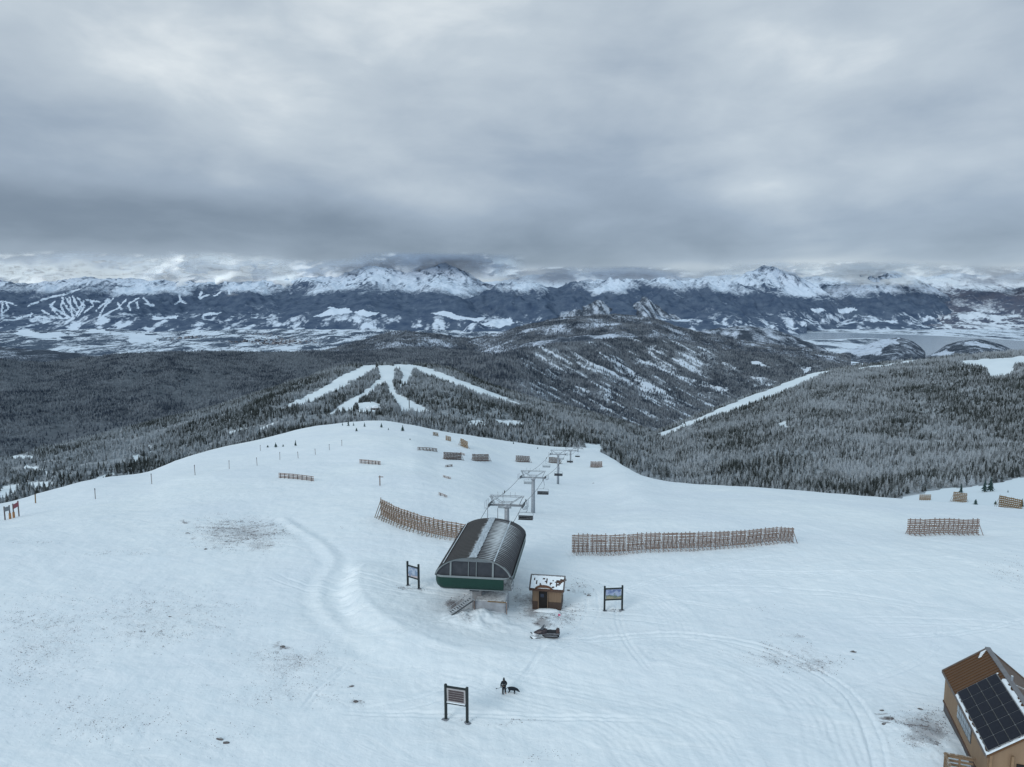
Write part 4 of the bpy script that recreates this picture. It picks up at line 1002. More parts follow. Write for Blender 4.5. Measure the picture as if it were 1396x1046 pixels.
def make_chair():
    t = empty('chairlift_chair', (0,0,0), -LDIR)
    q = MB(); q.box((0,0,.05), (.16,.5,.22)); q.box((0,0,.2), (.12,.26,.3)); q.build('grip', steel_dk, t)
    q = MB(); q.tube([(0,0,0),(.16,0,-.3),(.28,0,-.9),(.20,0,-1.5),(0,0,-1.72)], .045, 8); q.build('hanger', steel, t, True)
    q = MB(); W = 1.12
    q.tube([(-W,.0,-2.75),(-W,.05,-1.95),(-W+.15,.05,-1.76),(W-.15,.05,-1.76),(W,.05,-1.95),(W,.0,-2.75)], .04, 8)
    for x in (-W, W): q.tube([(x,0,-2.75),(x,-.5,-2.8)], .035, 6)
    q.build('frame', steel, t)
    q = MB(); q.box((0,.05,-2.48), (2.15,.09,.46), bev=.03); q.build('backrest', black, t)
    q = MB(); q.box((0,-.24,-2.76), (2.15,.52,.10), bev=.03); q.build('seat', black, t)
    q = MB(); q.tube([(-W,-.1,-1.95),(-W,-.5,-2.3),(W,-.5,-2.3),(W,-.1,-1.95)], .022, 6); q.build('restraint_bar', steel, t)
    return t
ch0 = None
CH = [(1,109,0,'nearest black chair on the right rope just behind the terminal'),(1,141,0,'black chair on the right rope beside the second tower'),(1,192,0,'black chair on the right rope in front of the third tower'),(1,262,0,'chair on the right rope just past the third tower'),(1,345,0,'chair on the right rope past the fourth tower'),(1,440,0,'farthest chair on the right rope near the brink'),
      (-1,122,1,'snow covered chair on the left rope between the first two towers'),(-1,163,1,'snowy chair on the left rope seen behind the second tower'),(-1,215,1,'snowy chair on the left rope before the third tower'),(-1,295,1,'chair on the left rope between the third and fourth towers'),(-1,390,1,'farthest chair on the left rope')]
for s, zc, snowy, lab in CH:
    if ch0 is None: ch0 = make_chair(); c = ch0
    else: c = copy_tree(ch0)
    c.location = rope_at(s, zc); c.rotation_euler = (0, 0, -LDIR+(math.pi if s < 0 else 0)); tag(c, lab, 'chairlift chair', 'chairs hanging on the chairlift')
    if snowy:
        for ch in c.children:
            if ch.name.startswith(('seat', 'backrest')):
                ch.data = ch.data.copy(); ch.data.materials.clear(); ch.data.materials.append(simple('snowed_seat', (0.40,0.46,0.50), (0.2,0.23,0.26), 5))
# ------------------------------------------------------------------ snow fences
def fence_panel(p0, p1, h, lean, mat_s, mat_f, parent, nfr=3, slats=9, brace=1, org=Vector((0,0,0))):
    """one panel: slats on leaning frames propped towards `brace` side"""
    d = (p1-p0); L_ = d.length; u = d.normalized(); n = Vector((u.y, -u.x, 0)).normalized()*brace; upv = Vector((0, 0, 1))
    a = MB()
    for k in range(slats):
        f = 0.12+0.86*k/(slats-1)
        o_ = upv*(h*f)-n*lean*(f)*h*0.0+Vector((0, 0, random.uniform(-.03, .03)))
        s0 = p0-org+o_; s1 = p1-org+o_+Vector((0, 0, random.uniform(-.04, .04)))
        a.bar(s0+n*.02, s1+n*.02, .035, h*.86/slats*(.76 if slats > 6 else .82), upv)
    a.build('slat_panel', mat_s, parent)
    for k in range(nfr):
        a = MB()
        f = (k+.5)/nfr if nfr > 1 else .5
        q = p0.lerp(p1, f)-org; j = random.uniform(-.1, .1)
        a.bar(q+n*.08-upv*.4, q+n*.08+upv*(h*random.uniform(1.04, 1.13)), .09, .12)
        a.bar(q+n*(h*.52)+u*(.35+j)-upv*.25, q+n*.12+upv*h*.95, .08, .11)
        a.bar(q+n*(h*.52)+u*(.35+j)+upv*.02, q+n*.05+upv*.15, .07, .09)
        if h > 1.5: a.bar(q-n*(h*.30)+u*j-upv*.2, q+n*.0+upv*h*.6, .07, .1)
        a.build('a_frame', mat_f, parent)
def fence(pts, hpx, npan, label, mats, layerD=G, brace=1, gap=.0, nfr=3, slats=9, zmin=0, group='wooden snow fences'):
    W = []
    for a, b in pts:
        p, z = hit(layerD, a, b, zmin); W.append((p, z))
    seg = [0]
    for (a, _), (b, _) in zip(W[:-1], W[1:]): seg.append(seg[-1]+(b-a).length)
    def at(s):
        for i in range(len(seg)-1):
            if s <= seg[i+1]+1e-6:
                f = (s-seg[i])/(seg[i+1]-seg[i]); return W[i][0].lerp(W[i+1][0], f), W[i][1]+(W[i+1][1]-W[i][1])*f
        return W[-1]
    org = W[0][0].copy(); t = empty('snow_fence', org); tag(t, label, 'snow fence', group)
    T_ = seg[-1]
    for k in range(npan):
        a, za = at(T_*k/npan); b, zb = at(T_*(k+1)/npan); f = (k+.5)/npan
        hp = hpx[0]+(hpx[1]-hpx[0])*f
        a2 = a.lerp(b, gap/2); b2 = b.lerp(a, gap/2)
        if layerD is G:
            a2.z = gz(a2.x, a2.y)-.05; b2.z = gz(b2.x, b2.y)-.05
        fence_panel(a2, b2, hp*(za+zb)/2/F/.965, .1, mats[0], mats[1], t, nfr, slats, brace, org)
    return t
def tier(L): return L
A_ = (wood_grey, wood_dk); fs_ = simple('far_boards', (0.30,0.225,0.195), (0.21,0.165,0.15), 2, 0.9, snow=0.1); ff_ = simple('far_timber', (0.10,0.08,0.07), (0.15,0.12,0.11), 2, 0.9, snow=.2); F_ = (fs_, ff_); B_ = (wood_gold, wood_gold)
fence([(779,755),(850,754),(930,749),(1010,744),(1082,739)], (26,19), 13, 'long straight slatted snow fence right of the terminal with leaning props', A_, gap=.035, nfr=4, slats=11)
fence([(519,703),(530,709),(548,717),(575,726),(610,733),(645,739)], (23,22), 9, 'long curved snow fence left of the terminal, its left end the highest', (wood_grey, simple('tan_frame', (0.25,0.19,0.13), (0.15,0.12,0.10), 3, .9, snow=.6)), gap=.01, nfr=3, slats=9)
fence([(1236,729),(1334,728)], (21,20), 5, 'short straight snow fence alone on the right side of the plateau', A_, gap=.0, nfr=3, slats=8)
fence([(380,651),(405,653),(428,656)], (6,6), 4, 'low half buried snow fence on the left snow field', F_, nfr=2, slats=4)
fence([(490,631.5),(505,632.5),(519,634)], (5,5), 3, 'low half buried snow fence left of the marker post', F_, nfr=2, slats=4)
fence([(569,614),(596,616)], (4,4), 3, 'low half buried snow fence highest up the slope', F_, nfr=2, slats=3)
fence([(604.5,626),(629,627)], (9,9), 3, 'brown snow fence panel, left one of the upper pair', F_, nfr=4, slats=5)
fence([(643.5,628),(666,628)], (8.5,8.5), 3, 'brown snow fence panel, right one of the upper pair', F_, nfr=4, slats=5)
fence([(703,629.5),(722,630)], (8,7.5), 2, 'brown snow fence panel left of the far lift towers', F_, nfr=4, slats=5)
fence([(748,631),(764,632)], (7.5,7), 2, 'golden brown snow fence panel just behind the third tower', F_, nfr=4, slats=5)
fence([(805,637),(821,637)], (7.5,7.5), 2, 'brown snow fence panel right of the far lift towers', F_, nfr=4, slats=5)
fence([(628,607),(638,612)], (9,9), 2, 'golden snow fence seen at an angle above the upper pair', B_, nfr=4, slats=5)
fence([(607.5,600),(615,602)], (6,6), 1, 'small golden snow fence, middle of the three near the crest', B_, nfr=3, slats=5)
fence([(590,593.5),(597.5,595)], (4.5,4.5), 1, 'smallest golden snow fence nearest the far crest', B_, nfr=2, slats=4)
fence([(598,674),(610,679)], (3,3), 1, 'short tipped snow fence piece above the curved fence', F_, nfr=2, slats=3)
fence([(604,650.5),(615,653.5)], (2.5,2.5), 1, 'short buried fence piece in the middle of the slope', F_, nfr=2, slats=3)
fence([(607,637),(617,635.5)], (2.5,2.5), 1, 'short buried fence piece just below the upper pair', F_, nfr=2, slats=3)
fence([(627,619),(634,621.5)], (2.5,2.5), 1, 'short buried fence piece above the upper pair', F_, nfr=2, slats=3)
fence([(1253,682),(1269,682)], (7,7), 2, 'small golden snow fence on the right brink, left of the triangular one', B_, L3, nfr=3, slats=5)
fence([(1299,683),(1318,685)], (12,11), 2, 'triangular looking golden snow fence in front of the dark conifer', B_, L3, nfr=4, slats=6)
fence([(1361,692),(1393,698)], (16,15), 3, 'golden snow fence at the right edge of the view', B_, L3, nfr=4, slats=6)
# ------------------------------------------------------------------ sign boards
def map_mat(seed, cols):
    m, nt, b = nmat('printed_map', 0.5); o = objc(nt)
    o2 = nt.nodes.new('ShaderNodeMapping'); nt.links.new(o, o2.inputs[0]); o2.inputs['Location'].default_value = (seed, seed, seed)
    f = noise(nt, o2.outputs[0], 1.5, 5, .6)
    n = nt.nodes.new('ShaderNodeValToRGB'); e = n.color_ramp.elements
    while len(e) < len(cols): e.new(.5)
    for k, c in enumerate(cols): e[k].position = .3+.4*k/(len(cols)-1); e[k].color = c+(1,)
    sx = nt.nodes.new('ShaderNodeSeparateXYZ'); nt.links.new(o, sx.inputs[0])
    g = mathn(nt, 'ADD', f, mathn(nt, 'MULTIPLY', mathn(nt, 'SUBTRACT', sx.outputs[2], 2.2), -.35))
    nt.links.new(g, n.inputs[0]); nt.links.new(n.outputs[0], b.inputs['Base Color']); return m
mapA = map_mat(2, [(0.12,0.17,0.32),(0.35,0.42,0.58),(0.10,0.15,0.13),(0.30,0.28,0.20)])
mapB = map_mat(7, [(0.20,0.26,0.38),(0.38,0.45,0.55),(0.16,0.24,0.36),(0.42,0.38,0.40)])
def board(pl, pr, hpx, label, kind, mat=None, frac=(0.42, 0.86)):
    """two posts with feet at pixels pl and pr"""
    a, za = hit(G, *pl); b, zb = hit(G, *pr)
    d = b-a; w = math.hypot(d.x, d.y); ang = math.atan2(d.y, d.x); h = hpx*(za+zb)/2/F/.95
    t = empty('notice_board', (a.x, a.y, a.z), ang); tag(t, label, 'sign'); dz = b.z-a.z
    for x, z in ((0, 0), (w, dz)):
        q = MB(); q.box((x, 0, z+h/2-.25), (.22, .22, h+.5), bev=.02); q.build('post', post_m, t)
        q = MB(); q.blob((x, 0, z-.02), (.34, .28, .11), jit=.35); q.build('foot_gravel', simple('foot_dirt', (0.10,0.11,0.13), (0.3,0.33,0.37), 4), t)
    z0, z1 = h*frac[0], h*frac[1]; cz = (z0+z1)/2+dz/2; sh = Matrix.Rotation(-math.atan2(dz, w), 3, 'Y')
    for z in (z0-.05, z1+.06):
        q = MB(); q.bar((.1, 0, z), (w-.1, 0, z+dz), .12, .16); q.build('rail', post_m, t)
    if kind == 'map':
        q = MB(); q.box((w/2, -.02, cz), (w-.28, .06, z1-z0-.12), sh, bev=.01); q.build('map_panel', mat, t)
    else:
        q = MB(); q.box((w/2, -.02, cz), (w-.26, .06, z1-z0-.12), sh, bev=.01); q.build('panel', simple('grey_panel', (0.42,0.42,0.43), (0.30,0.30,0.32), 2), t)
        n = 5
        for k in range(n):
            q = MB(); zz = z0+.20+(z1-z0-.38)*(k+.5)/n
            q.box((w/2, -.07, zz+dz/2), (w-.62, .04, (z1-z0-.3)/n*.66), sh); q.build('name_strip', simple('brown_strip', (0.055,0.045,0.05), (0.085,0.07,0.075), 3), t)
        q = MB(); q.box((w/2, -.06, z0+.07+dz/2), (w-.3, .14, .09), sh); q.build('ledge_snow', snow_m, t)
    return t
board((608,981), (637,986), 49, 'tall board with five dark strips between two posts in the foreground snow', 'list', frac=(.50, .92))
board((556,798.5), (571,803), 33, 'notice board with a faded map on two dark posts left of the terminal', 'map', mapB, (.40, .82))
board((824,833), (848,832), 33.5, 'notice board with a blue and green map on dark posts right of the hut', 'map', mapA, (.46, .87))
orange = simple('orange_pad', (0.42,0.22,0.10), (0.30,0.17,0.09), 3)
def small_sign(pl, pr, hpx, label, pm, pad):
    a, za = hit(G, *pl); b, zb = hit(G, *pr); d = b-a; w = max(.9, math.hypot(d.x, d.y)); h = hpx*za/F/.96
    t = empty('trail_sign', a, math.atan2(d.y, d.x)); tag(t, label, 'sign')
    for x, mm in ((0, wood_dk), (w, wood_dk)):
        q = MB(); q.box((x, 0, h/2-.2), (.18, .18, h+.4)); q.build('post', simple('sign_post', (0.09,0.08,0.09), (0.15,0.12,0.11), 3), t)
    q = MB(); q.box((w/2, -.1, h*.78), (w+.1, .06, h*.32), bev=.02); q.build('panel', pm, t)
    q = MB(); q.tube([(pad*w, 0, -.1), (pad*w, 0, h*.4)], .22, 10); q.build('orange_pad', orange, t)
small_sign((7,709), (14,707.5), 18, 'grey panel trail sign with an orange padded post at the far left edge', simple('grey_sign', (0.22,0.24,0.26), (0.16,0.17,0.19), 2), 1)
small_sign((19,706), (26,704), 19, 'red panel trail sign with an orange padded post at the far left edge', simple('red_sign', (0.30,0.09,0.11), (0.22,0.07,0.09), 2), 0)
# ------------------------------------------------------------------ marker poles
pole_m = simple('pole_wood', (0.13,0.12,0.13), (0.20,0.17,0.16), 3)
PL = [(48.5,686,14,.13,'thick orange brown marker pole nearest the left edge signs'),(130,680.5,14.5,.08,'second marker pole from the left edge'),(207,660,14,.08,'third marker pole from the left edge, on the brink'),(266,648,14,.08,'fourth marker pole from the left edge, slightly leaning'),
      (312.5,639.5,11.5,.07,'fifth marker pole from the left edge'),(350.5,635,11,.07,'sixth marker pole from the left edge'),(355,615,8,.07,'thin marker pole at the left end of the bushes on the brink'),(381.6,627,10.5,.07,'marker pole just below the bushes on the brink'),
      (406.5,625,9,.07,'marker pole below the pointed small conifer'),(430,620,8,.07,'third marker pole from the far end of the row'),(449,613.6,8,.07,'next to last marker pole of the row up the slope'),(466,608,8,.07,'last marker pole of the row up the slope')]
for x, y, hp, r, lab in PL:
    p, z = hit(G, x, y); h = hp*z/F/.97
    t = empty('marker_pole', p); tag(t, lab, 'pole', 'marker poles up the left slope'); t.rotation_euler = (random.uniform(-.03, .03), random.uniform(-.05, .05), 0)
    q = MB(); q.tube([(0,0,-.3),(0,0,h)], r, 8); q.build('shaft', pole_m if r < .1 else wood_gold, t)
    q = MB(); q.tube([(0,0,h*.86),(0,0,h*1.0)], r*1.25, 8); q.build('cap_band', simple('cap_band', (0.06,0.06,0.07), None, 2), t)
p, z = hit(G, 518, 662); h = 14*z/F
t = empty('marker_post', p); tag(t, 'dark post with a small crossbar standing alone above the curved fence', 'post')
q = MB(); q.box((0,0,h/2-.2), (.22,.22,h+.4), bev=.02); q.build('post', wood_dk, t)
q = MB(); q.box((.25,0,h*.86), (1.1,.12,.2)); q.build('crossbar', wood_dk, t)
# ------------------------------------------------------------------ operator hut
tan = simple('tan_siding', (0.235,0.165,0.115), (0.18,0.13,0.09), 1.2, .8, stretch=(6, 6, .6))
brown = simple('brown_roof_trim', (0.075,0.045,0.035), (0.11,0.07,0.055), 3)
brown2 = simple('dark_brown_siding', (0.055,0.040,0.035), (0.085,0.062,0.052), 3, stretch=(1, 1, 5))
dark = simple('dark_opening', (0.012,0.011,0.012), (0.02,0.018,0.018), 3)
hl, zl = hit(G, 726, 829); hr, zr = hit(G, 765, 833)
hw = 3.55
t = empty('operator_hut', ((hl.x+hr.x)/2, (hl.y+hr.y)/2+.1, min(hl.z, hr.z)-.10), math.radians(-9), 1.06)
tag(t, 'small tan and brown lift operator hut with a snowy gable roof', 'hut'); t.scale = (1.04, 1.04, 1.26)
q = MB(); q.box((0, 1.45, .2), (hw, 2.9, 1.4)); q.build('base_wall', brown2, t)
q = MB(); q.box((0.0, 1.45, 1.60), (hw-.04, 2.86, 1.5)); q.prism([(0.02, 2.35),(1.45, 3.05),(2.88, 2.35)], -hw/2+.03, hw/2-.03, 'x'); q.build('wall', tan, t)
q = MB(); q.box((-hw/2-.012, 1.45, 1.45), (.03, 2.8, 1.8)); q.build('side_window', simple('dark_side', (0.04,0.045,0.055), (0.09,0.10,0.11), 4), t)
q = MB()
for s in (0, 1):
    y0, y1 = (-.35, 1.5) if s == 0 else (3.25, 1.4)
    a = [(-hw/2-.35, y0, 2.22), (hw/2+.35, y0, 2.22), (hw/2+.35, y1, 3.12), (-hw/2-.35, y1, 3.12)]
    v = [q.bm.verts.new(p) for p in a]+[q.bm.verts.new((p[0], p[1], p[2]-.13)) for p in a]
    for f in ((0,1,2,3),(7,6,5,4),(0,4,5,1),(1,5,6,2),(2,6,7,3),(3,7,4,0)): q.bm.faces.new([v[i] for i in f])
rf = q.build('roof', brown, t)
q = MB(); nn = 26; gridv = []
for i in range(nn+1):
    row = []
    for j in range(11):
        x = -hw/2-.22+(hw+.44)*i/nn; y = -.28+1.66*j/10
        row.append(q.bm.verts.new((x, y, 2.22+.9*(y+.35)/1.85+.10+random.uniform(-.02, .025))))
    gridv.append(row)
holes = {(7,2),(7,3),(8,2),(15,3),(15,4),(16,4),(17,6),(2,6),(2,7),(9,7),(10,7),(18,1),(17,1),(21,5),(21,6),(21,3),(4,3),(4,4),(12,5),(12,6),(12,7),(20,2),(20,3),(20,4),(20,5),(20,6),(19,5),(23,4),(23,5),(23,6),(22,4),(22,5),(24,5),(24,6),(22,6),(24,7),(23,7),(22,3),(4,5),(12,4),(11,5),(25,6),(25,7)}
for i in range(nn):
    for j in range(10):
        if (i, j) not in holes: q.bm.faces.new((gridv[i][j], gridv[i+1][j], gridv[i+1][j+1], gridv[i][j+1]))
q.build('snow_cover', snow_m, rf)
q = MB(); q.bar((-hw/2-.38, 1.45, 3.17), (hw/2+.38, 1.45, 3.17), .16, .14)
for x in (-hw/2-.36, hw/2+.36): q.bar((x, -.36, 2.25), (x, 1.45, 3.17), .08, .14)
q.build('ridge_cap', simple('ridge_metal', (0.10,0.085,0.085), (0.25,0.27,0.29), 4), rf)
# arched porch over the door
q = MB(); out = [(-1.25+.15, 2.12)]+[(-.35+1.05*math.sin(a)*1.0, 2.15+.42*math.cos(a)) for a in [math.radians(v) for v in (-75, -50, -25, 0, 25, 50, 75)]]+[(.55, 2.12)]
q.prism(out, -.20, .55); q.build('porch_gable', tan, t)
q = MB()
for a, b in zip(out[:-1], out[1:]): q.bar((a[0], -.28, a[1]+.06), (b[0], -.28, b[1]+.06), .2, .09, Vector((0, 1, 0)))
q.build('porch_trim', simple('porch_brown', (0.16,0.085,0.05), (0.12,0.06,0.04), 3), t)
q = MB(); q.box((-.45, -.03, 1.05), (1.05, .08, 2.1)); dr = q.build('door', dark, t)
q = MB(); q.box((-.55, -.08, 1.55), (.42, .03, .35)); q.build('pane', simple('door_glass', (0.03,0.04,0.06), (0.05,0.06,0.09), 2, .2), dr)
q = MB(); q.box((-1.03, -.05, 1.1), (.10, .12, 2.1)); q.box((.12, -.05, 1.1), (.08, .12, 2.1)); q.box((-.45, -.05, 2.13), (1.24, .12, .09)); q.build('door_frame', tan, t)
q = MB(); q.blob((.1, -.55, -.35), (2.0, .75, .75), jit=.08); dd = q.build('snow_pile', snow_m, None, True)
dd.location = t.location+Vector((-.1, -.2, .15)); tag(dd, 'pile of drifted snow against the front of the operator hut', 'snow pile')
# pink flag in the snow
p, z = hit(G, 761, 845)
t = empty('marker_flag', p); tag(t, 'bright pink marker flag stuck in the snow between hut and snowmobile', 'flag')
q = MB(); q.tube([(0,0,-.1),(0,0,.75)], .018, 6); q.build('stake', steel_dk, t)
q = MB(); q.prism([(0,.45),(.28,.5),(.26,.72),(0,.78)], -.02, .02); q.build('cloth', simple('pink', (0.62,0.10,0.20), (0.5,0.16,0.24), 3), t)
# ------------------------------------------------------------------ snowmobile (nose to the left)
p, z = hit(G, 744, 869)
t = empty('snowmobile', p+Vector((0,0,.02)), math.radians(176)); tag(t, 'black and grey snowmobile parked in front of the operator hut', 'snowmobile')
q = MB()      # tunnel and track, nose towards +x in its own space
q.prism([(-1.55,.20),(-1.35,.06),(.10,.06),(.42,.30),(.30,.42),(-1.45,.42)], -.25, .25); q.build('track', simple('track_rubber', (0.018,0.019,0.022), (0.05,0.055,0.06), 8), t)
q = MB(); q.prism([(-1.62,.44),(-.05,.46),(.45,.40),(.62,.52),(.2,.62),(-1.62,.58)], -.27, .27)
q.box((-.6, .38, .34), (1.5, .22, .07)); q.box((-.6, -.38, .34), (1.5, .22, .07)); q.build('tunnel', simple('tunnel_grey', (0.25,0.27,0.30), (0.06,0.065,0.075), 5, .4), t)
q = MB(); q.prism([(-1.25,.60),(-.10,.62),(0,.80),(-.55,.86),(-.8,.82),(-1.2,.84)], -.20, .20)
q.build('seat', black, t)
q = MB(); q.box((-1.38, 0, .80), (.42, .5, .42), bev=.08); q.box((-1.40, 0, 1.03), (.3, .40, .12), bev=.03); q.build('cargo_box', simple('dark_box', (0.05,0.045,0.05), (0.09,0.06,0.055), 5), t)
v_ = MB()
sec = [(-.15,.34,.50,.98),(.15,.44,.42,1.06),(.55,.46,.38,.98),(.95,.38,.40,.82),(1.25,.22,.46,.66),(1.38,.08,.52,.58)]
rings = [[v_.bm.verts.new((x, w*math.cos(a)*(1 if math.sin(a) < 0 else .82), (zb+zt)/2+(zt-zb)/2*math.sin(a))) for a in [2*math.pi*k/12 for k in range(12)]] for x, w, zb, zt in sec]
for a, b in zip(rings[:-1], rings[1:]):
    for k in range(12): v_.bm.faces.new((a[k], a[(k+1) % 12], b[(k+1) % 12], b[k]))
v_.bm.faces.new(rings[0]); v_.bm.faces.new(rings[-1])
v_.build('hood', simple('hood_paint', (0.022,0.022,0.027), (0.075,0.060,0.068), 3.5, .3), t, True)
q = MB(); q.prism([(.30,1.0),(.62,.92),(.22,1.42),(.14,1.40)], -.26, .26); q.build('windshield', simple('tinted_screen', (0.05,0.06,0.075), (0.10,0.11,0.13), 3, .15), t)
q = MB(); q.tube([(-.02,-.42,1.22),(.06,-.2,1.20),(.10,0,1.12),(.06,.2,1.20),(-.02,.42,1.22)], .03, 6); q.tube([(.10,0,.95),(.10,0,1.14)], .035, 6); q.build('handlebar', steel_dk, t)
for s in (-1, 1):
    q = MB(); q.tube([(.55,s*.55,.07),(1.3,s*.55,.06),(1.6,s*.55,.12),(1.78,s*.55,.28)], .055, 6); q.bar((.6,s*.55,.06),(1.6,s*.55,.08),.17,.03); q.build('ski', simple('ski_black', (0.03,0.032,0.036), None, 3), t)
    q = MB(); q.bar((.95,s*.55,.1),(.85,s*.30,.55),.05); q.bar((1.1,s*.55,.12),(1.05,s*.2,.45),.04); q.build('suspension_arm', steel, t)
q = MB(); q.blob((1.25, -.42, .10), (.35,.28,.16), jit=.15); q.blob((1.3, .4, .1), (.35,.25,.13), jit=.15); q.build('snow_clump', snow_m, t)
# ------------------------------------------------------------------ person and dog
def skin_fig(name, joints, edges, mat, parent, sub=2):
    me = bpy.data.meshes.new(name); names = list(joints); idx = {n: i for i, n in enumerate(names)}
    me.from_pydata([joints[n][0] for n in names], [(idx[a], idx[b]) for a, b in edges], [])
    o = bpy.data.objects.new(name, me); COL.objects.link(o); o.parent = parent
    md = o.modifiers.new('skin', 'SKIN'); md.use_smooth_shade = True
    if not me.skin_vertices: me.skin_vertices.new(name='')
    for i, n in enumerate(names):
        r = joints[n][1]; me.skin_vertices[0].data[i].radius = (r, r) if isinstance(r, float) else r
    me.skin_vertices[0].data[0].use_root = True
    s = o.modifiers.new('sub', 'SUBSURF'); s.levels = s.render_levels = sub
    me.materials.append(mat); return o
p, z = hit(G, 687, 946)
sc = 21.3*z/F/.94/1.86
t = empty('person', p, math.radians(8), sc); tag(t, 'person in black winter clothing and hood holding a short stick out to the side', 'person')
skinm = simple('skin', (0.45,0.28,0.21), (0.40,0.24,0.18), 4, .5)
blk = simple('black_cloth', (0.012,0.016,0.022), (0.022,0.028,0.036), 5, .85); blk2 = simple('black_trousers', (0.010,0.014,0.018), (0.018,0.022,0.028), 5, .9)
J = {'pelvis':((0,0,.93),(.17,.13)),'waist':((0,0,1.08),(.165,.125)),'chest':((0,.0,1.32),(.20,.14)),'neck':((0,0,1.50),(.075,.075)),'jaw':((0,-.02,1.60),(.088,.095)),'head':((0,-.01,1.70),(.10,.11)),'crown':((0,.0,1.79),(.07,.075)),
     'sl':((-.21,0,1.44),.085),'el':((-.33,-.05,1.17),.062),'wl':((-.36,-.26,1.06),.045),'hl':((-.37,-.33,1.05),.042),
     'sr':((.21,0,1.44),.085),'er':((.32,.02,1.16),.062),'wr':((.14,-.22,1.10),.045),'hr':((.07,-.26,1.11),.042),
     'tl':((-.10,0,.86),.115),'kl':((-.11,-.02,.50),.08),'al':((-.12,.02,.12),.06),'fl':((-.12,-.16,.05),.055),
     'tr':((.11,0,.86),.115),'kr':((.13,-.06,.50),.08),'ar':((.17,.04,.12),.06),'fr':((.19,-.13,.05),.055)}
E = [('pelvis','waist'),('waist','chest'),('chest','neck'),('neck','jaw'),('jaw','head'),('head','crown'),('chest','sl'),('sl','el'),('el','wl'),('wl','hl'),('chest','sr'),('sr','er'),('er','wr'),('wr','hr'),
     ('pelvis','tl'),('tl','kl'),('kl','al'),('al','fl'),('pelvis','tr'),('tr','kr'),('kr','ar'),('ar','fr')]
skin_fig('body', J, E, skinm, t)
def grow(k, g): return {n: (J[n][0], tuple(v+g for v in J[n][1]) if isinstance(J[n][1], tuple) else J[n][1]+g) for n in k}
jk = ['chest','waist','pelvis','sl','el','wl','hl','sr','er','wr','hr']
skin_fig('jacket', grow(jk, .03), [e for e in E if e[0] in jk and e[1] in jk], blk, t)
tk = ['pelvis','tl','kl','al','tr','kr','ar']
skin_fig('trousers', grow(tk, .028), [e for e in E if e[0] in tk and e[1] in tk], blk2, t)
skin_fig('boots', {'a':((-.12,.03,.22),.085),'b':((-.12,.0,.08),.085),'c':((-.12,-.2,.06),.07),'d':((.17,.05,.22),.085),'e':((.18,.02,.08),.085),'f':((.20,-.17,.06),.07)}, [('a','b'),('b','c'),('d','e'),('e','f')], blk, t)
skin_fig('face_mask', {'a':((0,-.045,1.50),(.085,.07)),'b':((0,-.06,1.62),(.085,.075)),'c':((0,-.05,1.66),(.08,.075))}, [('a','b'),('b','c')], blk2, t)
skin_fig('hood', {'a':((0,.02,1.50),(.15,.13)),'b':((0,.01,1.68),(.135,.135)),'c':((0,.0,1.80),(.115,.12)),'d':((0,.03,1.95),(.03,.03))}, [('a','b'),('b','c'),('c','d')], blk, t)
q = MB(); q.tube([(-.20,-.155,1.20),(0,-.185,1.185),(.20,-.155,1.20)], .05, 8); q.build('jacket_band', simple('grey_band', (0.12,0.13,0.13), None, 3), t)
for s, wx, wy, wz in ((-1, -.37, -.33, 1.05), (1, .07, -.26, 1.11)):
    hd = {'p':((wx, wy, wz),(.04,.028)),'q':((wx-.01, wy-.07, wz-.01),(.042,.026))}; ed = [('p','q')]
    for f_ in range(4):
        x_ = wx-.035+f_*.023; l_ = (.030,.036,.034,.026)[f_]
        hd['f%d' % f_] = ((x_, wy-.10, wz-.015),(.012,.012)); hd['g%d' % f_] = ((x_, wy-.10-l_, wz-.035),(.010,.010)); hd['h%d' % f_] = ((x_, wy-.10-l_, wz-.07),(.009,.009))
        ed += [('q','f%d' % f_), ('f%d' % f_,'g%d' % f_), ('g%d' % f_,'h%d' % f_)]
    hd['t'] = ((wx+.05*-s, wy-.03, wz-.01),(.014,.014)); hd['u'] = ((wx+.065*-s, wy-.075, wz-.04),(.011,.011)); ed += [('p','t'),('t','u')]
    skin_fig('glove', hd, ed, blk, t, 1)
st = empty('stick', t.matrix_basis @ Vector((0,0,0))); st.scale = (sc,)*3; st.rotation_euler = t.rotation_euler
tag(st, 'thin stick with a dark knob held out by the person in black', 'stick')
q = MB(); q.tube([(-.30,-.42,1.03),(-.86,-.50,.98)], .018, 6); q.build('shaft', steel_dk, st)
q = MB(); q.blob((-.90,-.505,.975), (.075,.06,.06)); q.build('knob', black, st)
p, z = hit(G, 697, 944.5)
t = empty('dog', p+Vector((0.12,0,-.13)), math.radians(-14), 1.08); tag(t, 'large black dog with its head lowered to the snow beside the person', 'dog')
dogm = simple('black_fur', (0.008,0.014,0.022), (0.02,0.028,0.038), 14, .9)
D = {'hip':((-.30,0,.54),(.15,.18)),'loin':((-.08,0,.55),(.15,.18)),'chest':((.20,0,.52),(.165,.20)),'neck':((.40,0,.52),(.095,.11)),'poll':((.53,0,.42),(.085,.09)),'muz':((.64,0,.32),(.048,.05)),'nose':((.70,0,.27),(.034,.034)),
     'tail1':((-.44,0,.58),.035),'tail2':((-.56,0,.46),.028),'tail3':((-.62,0,.34),.016)}
DE = [('hip','loin'),('loin','chest'),('chest','neck'),('neck','poll'),('poll','muz'),('muz','nose'),('hip','tail1'),('tail1','tail2'),('tail2','tail3')]
